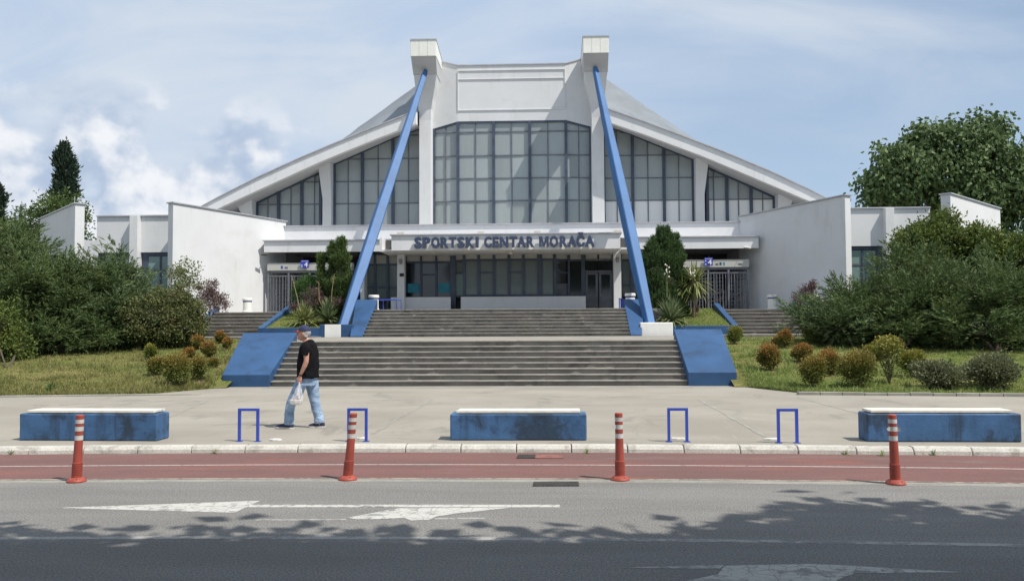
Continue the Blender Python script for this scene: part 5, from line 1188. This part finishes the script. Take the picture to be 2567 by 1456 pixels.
# ================================================================== trees
def limb_tree(name, base, top_z, crown, label, leafmat, nleaf, ls, lw=.6, droop=0.0, trunk_r=.3, cat='tree', group=None, barkm='bark', clus=7, up=.1, lo=.45, lump_amp=.9):
    """trunk, limbs and a crown of leaf clusters; crown: list of lobes"""
    base = Vector(base); root = thing(name, base, label, cat, group); m = MB()
    hub = Vector((base.x, base.y, base.z + (top_z - base.z) * .38))
    m.tube([base - Vector((0, 0, .2)), base.lerp(hub, .5) + Vector((.1, 0, 0)), hub], [trunk_r * 1.2, trunk_r, trunk_r * .8], 10)
    for c_, r_ in crown:
        c0 = Vector(c_); m.tube([hub, hub.lerp(c0, .5) + Vector((0, 0, .3)), c0], [trunk_r * .55, trunk_r * .35, trunk_r * .12], 7)
        for k in range(5):
            t_ = c0 + Vector((random.uniform(-.7, .7) * r_[0], random.uniform(-.7, .7) * r_[1], random.uniform(-.3, .7) * r_[2])); m.tube([c0.lerp(hub, .3), t_], [trunk_r * .18, trunk_r * .05], 5)
    m.build('trunk', barkm, root)
    vol = [r_[0] * r_[1] * r_[2] for _, r_ in crown]; V = []
    for (c_, r_), v_ in zip(crown, vol):
        n = int(nleaf * v_ ** .67 / sum(x ** .67 for x in vol) / clus); C_, d_ = ell_surface(n, c_, r_, lo, 1.0, -.9); C_ = C_ + d_ * lump(C_, lump_amp, .55)[:, None]
        for k in range(clus):
            P = C_ + rng.normal(0, ls * .75, C_.shape); D = unit(d_ * .45 + rdir(len(P)) * .75 + np.array([0, 0, up - droop])); V.append(leaf_quads(P, D, rng.uniform(ls * .7, ls * 1.25, len(P)), ls * lw, .12))
    foliage(root, np.concatenate(V), 4, leafmat, 'crown'); return root
def tl(px, py, Y, rpx, rpz, ry=None): return lobe(px, py, Y, rpx, rpz, ry)
q = fp(2400, 600, 62); limb_tree('broadleaf_tree', (q.x, 62, 0), 16.5, [tl(2400, 370, 62, 115, 62, 3.2), tl(2270, 400, 61, 72, 55, 2.4), tl(2340, 440, 61, 110, 62, 3), tl(2500, 420, 61, 105, 90, 3), tl(2215, 460, 61, 62, 55, 2), tl(2440, 500, 60.5, 120, 60, 2.6), tl(2330, 500, 62, 90, 40, 2.5), tl(2560, 520, 60.5, 80, 90, 2.6), tl(2330, 335, 62, 70, 30, 1.8), tl(2480, 325, 62, 50, 34, 1.4), tl(2220, 500, 61.5, 60, 26, 1.6)],
    'big broad-leaved tree behind the right wing of the hall', 'leaf_tree', 24000, .38, .6, .95, .38, clus=9, lo=.45, lump_amp=1.4)
def cypress(px, pyt, Y, rpx, label):
    q = fp(px, pyt, Y); root = thing('cypress_tree', (q.x, Y, 0), label, 'tree', 'columnar cypresses'); r_ = rpx * Y / FPX; h_ = q.z; n = 1500
    f = rng.random(n); prof = np.where(f < .5, .9 + .2 * f, np.clip((1.06 - f) / .56, 0, 1) ** .45); a = rng.uniform(0, 2 * np.pi, n); rr = r_ * prof * rng.uniform(.7, 1.05, n)
    P = np.column_stack([q.x + rr * np.cos(a), Y + rr * np.sin(a), f * h_]); d_ = np.column_stack([np.cos(a), np.sin(a), np.zeros(n)]); P += d_ * lump(P, .55, .9)[:, None]
    V = []
    for k in range(9): Q = P + rng.normal(0, .16, P.shape); D = unit(d_ * .6 + np.array([0, 0, .9]) + rdir(n) * .5); V.append(leaf_quads(Q, D, rng.uniform(.25, .5, n), .16, .1))
    foliage(root, np.concatenate(V), 4, 'leaf_cypress', 'crown'); MB().tube([(q.x, Y, -.2), (q.x, Y, h_ * .5), (q.x, Y, h_ * .93)], [.3, .2, .05], 8).build('trunk', 'bark', root)
cypress(161, 366, 72, 27, 'dark columnar cypress rising behind the left wing'); cypress(-8, 470, 72, 19, 'dark cypress cut off by the left edge of the picture')
q = fp(140, 600, 62); limb_tree('ash_tree', (q.x, 62, 0), 11, [tl(150, 520, 62, 60, 34, 2), tl(95, 560, 61.5, 48, 42, 1.8), tl(180, 545, 62, 45, 36, 1.6), tl(60, 610, 61, 40, 50, 1.5), tl(150, 600, 62, 80, 50, 2)], 'light green feathery tree behind the far left wall', 'leaf_ash', 9000, .24, .5, .1, .2, clus=9, lo=.3, lump_amp=.9)
q = fp(10, 640, 47); limb_tree('garden_tree', (q.x, 47, 0), 9, [tl(10, 600, 47, 55, 45, 1.6), tl(45, 640, 46.5, 50, 50, 1.4)], 'yellow-green tree at the left edge between cypress and juniper', 'leaf_ash', 5000, .2, .5, .1, .15, clus=9, lo=.3)
# street trees on the camera's side of the road: their shade lies over the near lane
for k, (x_, y_, r_, zc) in enumerate(((-4.5, 1.85, 3.5, 8.2), (.6, 1.6, 3.6, 8.4), (5.4, 1.75, 3.6, 8.0), (10.3, 2.6, 3.6, 8.3), (15.5, 1.9, 3.5, 8.2))):
    limb_tree('street_tree', (x_ - .3, -2.6, 0), zc + r_, [((x_, y_, zc), (r_, r_ * 1.0, 2.4)), ((x_ - 1.6, y_ + 1.4, zc - .7), (1.9, 2.1, 1.5)), ((x_ + 1.7, y_ + .9, zc - .4), (1.9, 2.3, 1.5)), ((x_, y_ - 2.5, zc), (3, 2.5, 2))], 'leafy street tree standing behind the viewer, casting shade on the near lane', 'leaf_street', 30000, .36, .8, .2, .22, group='street trees behind the viewer', clus=6, lo=.15, lump_amp=.8)

# ================================================================== the walking man
def remesh(m, name, vox, smooth=6):
    me = m.mesh(name); o = bpy.data.objects.new('tmp', me); COL.objects.link(o)
    r_ = o.modifiers.new('r', 'REMESH'); r_.mode = 'VOXEL'; r_.voxel_size = vox
    s = o.modifiers.new('s', 'SMOOTH'); s.iterations = smooth; s.factor = .5
    bpy.context.view_layer.update(); out = bpy.data.meshes.new_from_object(o.evaluated_get(bpy.context.evaluated_depsgraph_get())); bpy.data.objects.remove(o)
    out.polygons.foreach_set('use_smooth', [True] * len(out.polygons)); out.name = name; out.materials.clear()
    return out
def limb(m, pts, n=14):
    """pts: (x, y, z, rx, ry): rings lie across the limb"""
    P = [Vector(p[:3]) for p in pts]; rings = []
    for i, p in enumerate(pts):
        t_ = (P[min(i + 1, len(P) - 1)] - P[max(i - 1, 0)]).normalized(); v = Vector((0, 1, 0)); u = v.cross(t_).normalized(); v = t_.cross(u).normalized()
        rings.append([P[i] + u * math.cos(a) * p[3] + v * math.sin(a) * p[4] for a in [2 * math.pi * k / n for k in range(n)]])
    m.loft(rings); return m
def ball(m, c_, r_, n=12, k=8):
    rings = []
    for i in range(k + 1):
        a = -math.pi / 2 + math.pi * i / k; rr = max(.02, math.cos(a)); rings.append([(c_[0] + r_[0] * rr * math.cos(t), c_[1] + r_[1] * rr * math.sin(t), c_[2] + r_[2] * math.sin(a)) for t in [2 * math.pi * j / n for j in range(n)]])
    m.loft(rings); return m
MP = Vector((-2.13, 15.05, PZ))
man = thing('person', MP, 'man in black t-shirt, light jeans and navy cap walking left with a bag', 'person', local=True)
U = .00157; X_ = lambda zx: (zx - 590) * U; ZZ = lambda zy: (1240 - zy) * U
# body: head, neck, trunk, arms with hands
b = MB()
ball(b, (X_(566), 0, ZZ(205)), (.098, .076, .118), 16, 10); ball(b, (X_(545), 0, ZZ(245)), (.072, .058, .065))
limb(b, [(X_(500), 0, ZZ(205), .010, .010), (X_(492), 0, ZZ(222), .016, .017), (X_(505), 0, ZZ(232), .012, .018)], 8)           # nose
ball(b, (X_(508), 0, ZZ(249)), (.014, .026, .010)); ball(b, (X_(512), 0, ZZ(268)), (.022, .028, .018)); ball(b, (X_(520), 0, ZZ(190)), (.05, .06, .035))
for s in (-1, 1): ball(b, (X_(578), s * .078, ZZ(215)), (.022, .012, .034))
limb(b, [(X_(560), 0, ZZ(235), .062, .055), (X_(590), 0, ZZ(268), .062, .056), (X_(605), 0, ZZ(300), .07, .075), (X_(615), 0, ZZ(330), .09, .13)])
limb(b, [(X_(618), 0, ZZ(320), .09, .16), (X_(618), 0, ZZ(400), .12, .17), (X_(612), 0, ZZ(560), .14, .16), (X_(612), 0, ZZ(690), .125, .155), (X_(612), 0, ZZ(740), .11, .15)])
def hand(b, w, dirv, side, curl=.9):
    """palm, four fingers of different length and a thumb, closed round a handle"""
    w = Vector(w); dv = Vector(dirv).normalized(); f = Vector((-1, 0, 0)); f = (f - dv * f.dot(dv)).normalized(); sd = dv.cross(f)
    pc = w + dv * .045; limb(b, [tuple(w) + (.024, .017), tuple(w + dv * .03) + (.036, .016), tuple(w + dv * .075) + (.040, .016), tuple(w + dv * .09) + (.036, .014)], 10)
    for k, ln in enumerate((.070, .080, .074, .058)):
        o_ = w + dv * .088 + f * (.028 - .0185 * k); k1 = o_ + dv * ln * .42 + Vector((0, side * .006, 0)); k2 = k1 + (dv * .35 + Vector((0, -side * 1.0, 0)) * curl).normalized() * ln * .36; k3 = k2 + (Vector((0, -side * .75, 0)) - dv * .7 * curl).normalized() * ln * .26
        b.tube([o_ - dv * .012, o_, k1, k2, k3], [.0085, .0088, .0082, .0078, .006], 8)
    t0 = w + dv * .03 + f * .030; t1 = t0 + (dv * .7 + f * .7).normalized() * .034; t2 = t1 + (dv * .9 + f * .1 + Vector((0, -side * .6, 0))).normalized() * .03; b.tube([t0 - f * .012, t0, t1, t2], [.011, .011, .0095, .007], 8)
# near arm (camera side), hanging a little forward; far arm swings back behind the body
SHn, ELn, WRn = (X_(628), -.19, ZZ(340)), (X_(640), -.235, ZZ(500)), (X_(573), -.225, ZZ(655))
limb(b, [(SHn[0], -.17, SHn[2], .06, .06), (X_(634), -.215, ZZ(400), .052, .052), (X_(640), -.23, ZZ(480), .043, .043), (ELn[0] - .002, -.235, ZZ(510), .042, .041), (X_(620), -.235, ZZ(560), .041, .037), (X_(592), -.23, ZZ(620), .031, .028), (WRn[0], -.225, WRn[2], .026, .021), (X_(571), -.225, ZZ(668), .026, .02)])
hand(b, (X_(572), -.225, ZZ(662)), (-.12, 0, -1), -1)
SHf, WRf = (X_(622), .19, ZZ(340)), (X_(668), .235, ZZ(640))
limb(b, [(SHf[0], .17, SHf[2], .06, .06), (X_(640), .22, ZZ(420), .05, .05), (X_(662), .235, ZZ(500), .042, .042), (X_(668), .235, ZZ(560), .038, .036), (WRf[0], .235, WRf[2], .025, .021)])
hand(b, (WRf[0], .235, WRf[2]), (-.15, 0, -1), 1, .5)
# legs inside the jeans, down to the ankles
FA, RA = (X_(425), -.085, ZZ(1190)), (X_(735), .085, ZZ(1190))
limb(b, [(X_(585), -.08, ZZ(720), .085, .08), (X_(445), -.085, ZZ(960), .058, .055), (X_(428), -.085, ZZ(1080), .05, .048), (FA[0], -.085, FA[2], .036, .034), (FA[0] + .005, -.085, ZZ(1215), .036, .034)])
limb(b, [(X_(635), .08, ZZ(720), .085, .08), (X_(678), .085, ZZ(960), .058, .055), (X_(715), .085, ZZ(1080), .05, .048), (RA[0], .085, RA[2], .036, .034), (RA[0] + .005, .085, ZZ(1212), .036, .034)])
body = link('body', remesh(b, 'body', .0075, 3), 'skin', man)
for s in (-1, 1): ball(MB(), (X_(503), s * .034, ZZ(205)), (.010, .013, .009)).build('eye', 'eye_dark', man, smooth=True)
# hair, cap
h = MB(); ball(h, (X_(592), 0, ZZ(195)), (.088, .081, .098), 16, 10); h.v = [v for v in h.v]
for s in (-1, 1): limb(h, [(X_(560), s * .074, ZZ(190), .02, .01), (X_(590), s * .07, ZZ(235), .03, .012), (X_(615), s * .05, ZZ(250), .03, .02)], 8)
link('hair', remesh(h, 'hair', .009, 2), 'hair_grey', man)
c = MB(); rings = []
for i in range(8):
    a = (math.pi / 2) * i / 7; rr = math.cos(a); rings.append([(X_(575) + .003 + .108 * rr * math.cos(t) + .012 * math.sin(a), .090 * rr * math.sin(t), ZZ(178) + .008 * math.cos(t) * -1 + .105 * math.sin(a) * 1.0) for t in [2 * math.pi * j / 20 for j in range(20)]])
c.loft(rings, False); c.build('cap_crown', 'cap_navy', man, smooth=True)
v = MB(); pts = [(X_(532), .082), (X_(500), .078), (X_(472), .055), (X_(460), .02), (X_(460), -.02), (X_(472), -.055), (X_(500), -.078), (X_(532), -.082)]
v.prism(pts, lambda p, q: (p, q, ZZ(176) - .02 * ((X_(532) - p) / .113) - 1.6 * q * q), lambda p, q: (p, q, ZZ(168) - .02 * ((X_(532) - p) / .113) - 1.6 * q * q)); v.build('cap_brim', 'cap_red', man)
# t-shirt: trunk and two short sleeves, hanging loose at the hem
t = MB()
limb(t, [(X_(603), 0, ZZ(288), .075, .085), (X_(612), 0, ZZ(305), .105, .15), (X_(618), 0, ZZ(335), .13, .195), (X_(622), 0, ZZ(400), .165, .205), (X_(617), 0, ZZ(480), .185, .20), (X_(615), 0, ZZ(570), .19, .205), (X_(616), 0, ZZ(650), .187, .208), (X_(617), 0, ZZ(694), .187, .21)], 20)
limb(t, [(X_(622), -.13, ZZ(325), .075, .07), (X_(628), -.20, ZZ(350), .076, .066), (X_(626), -.232, ZZ(400), .068, .064), (X_(624), -.24, ZZ(446), .066, .062)])
limb(t, [(X_(622), .13, ZZ(325), .075, .07), (X_(632), .20, ZZ(350), .076, .066), (X_(645), .235, ZZ(400), .068, .064), (X_(652), .24, ZZ(440), .066, .062)])
me = remesh(t, 'shirt', .012, 3)
for vt in me.vertices:
    k = .014 * mnoise.noise(Vector((vt.co.x * 9 + vt.co.z * 4, vt.co.y * 9, vt.co.z * 6))) + .006 * mnoise.noise(Vector((vt.co.x * 24, vt.co.y * 24, vt.co.z * 14))); vt.co += vt.normal * k
link('shirt', me, 'shirt_black', man)
# jeans
j = MB()
limb(j, [(X_(612), 0, ZZ(660), .155, .185), (X_(610), 0, ZZ(720), .165, .185), (X_(608), 0, ZZ(775), .15, .17)], 18)
limb(j, [(X_(575), -.085, ZZ(720), .112, .098), (X_(520), -.09, ZZ(830), .105, .092), (X_(465), -.092, ZZ(930), .090, .082), (X_(440), -.09, ZZ(1000), .085, .076), (X_(430), -.09, ZZ(1090), .083, .074), (X_(424), -.09, ZZ(1196), .088, .078)])
limb(j, [(X_(645), .085, ZZ(720), .115, .098), (X_(655), .09, ZZ(830), .108, .092), (X_(672), .09, ZZ(930), .092, .082), (X_(695), .09, ZZ(1030), .086, .076), (X_(722), .09, ZZ(1120), .082, .074), (X_(733), .09, ZZ(1194), .085, .078)])
me = remesh(j, 'jeans', .012, 2)
for vt in me.vertices:
    k = .010 * mnoise.noise(Vector((vt.co.x * 7, vt.co.y * 7, vt.co.z * 16))) + .008 * mnoise.noise(Vector((vt.co.x * 18, vt.co.y * 18, vt.co.z * 40))) * (1 if vt.co.z < .35 else .5); vt.co += vt.normal * k
link('jeans', me, 'denim', man)
def shoe(xh, xt, y, zb, tilt, nm):
    s_ = MB(); L = xh - xt
    pr = lambda f: (.034 + .014 * math.sin(math.pi * min(1, f * 1.05)))
    rings = []
    for f, hh, ww in ((0, .055, .028), (.12, .085, .036), (.3, .085, .038), (.5, .068, .042), (.7, .052, .047), (.88, .042, .042), (1, .022, .022)):
        x = xh - L * f; z0 = zb + .02 + tilt * f; rings.append([(x, y + ww * a, z0 + hh * q) for a, q in ((-1, 0), (-.95, .5), (-.6, .92), (0, 1), (.6, .92), (.95, .5), (1, 0))])
    s_.loft(rings); s_.build('shoe', 'shoe_navy', man, smooth=True, bevel=.004)
    so = MB(); rings = []
    for f, ww in ((0, .03), (.12, .040), (.4, .043), (.7, .052), (.9, .044), (1.03, .018)):
        x = xh + .006 - (L + .008) * f; z0 = zb + tilt * f + (.02 * max(0, f - .75)); rings.append([(x, y - ww, z0), (x, y + ww, z0), (x, y + ww, z0 + .022), (x, y - ww, z0 + .022)])
    so.loft(rings); so.build('sole', 'sole_white', man)
shoe(X_(478), X_(278), -.09, .0, .012, 'front'); shoe(X_(790), X_(612), .09, .003, 0, 'rear')
MB().tube([(X_(579), -.226, ZZ(648)), (X_(575), -.2255, ZZ(660))], .031, 14, (1, .85)).build('wrist_watch', 'strap_black', man)
# the carrier bag he holds, with a white food box inside
hx, hy, hz_ = X_(566), -.225, ZZ(722)
bag = thing('carrier_bag', MP + Vector((hx, hy, 0)), 'thin white plastic carrier bag with a food box, held by the walking man', 'bag', local=True)
bag.location = MP + Vector((hx, hy, hz_)); f_ = MB(); rings = []
for dz_, rx, ry, ox in ((.0, .008, .008, 0), (-.05, .018, .014, -.004), (-.12, .045, .028, -.012), (-.20, .07, .045, -.022), (-.28, .095, .065, -.04), (-.34, .105, .075, -.055), (-.385, .095, .07, -.06), (-.395, .06, .05, -.06)):
    rings.append([(ox + rx * math.cos(a) * (1 + .12 * math.sin(5 * a + dz_ * 20)), ry * math.sin(a) * (1 + .12 * math.cos(4 * a)), dz_) for a in [2 * math.pi * k / 24 for k in range(24)]])
f_.loft(rings); f_.build('film', 'bag_film', bag, smooth=True)
fb = MB().hexa([(-.145, -.055, -.385), (.025, -.055, -.392), (.025, .055, -.392), (-.145, .055, -.385), (-.15, -.06, -.30), (.035, -.06, -.31), (.035, .06, -.31), (-.15, .06, -.30)]).build('food_box', 'box_white', bag, bevel=.01)
MB().box(-.10, .01, -.04, .04, -.300, -.287).build('food', 'food_orange', bag)
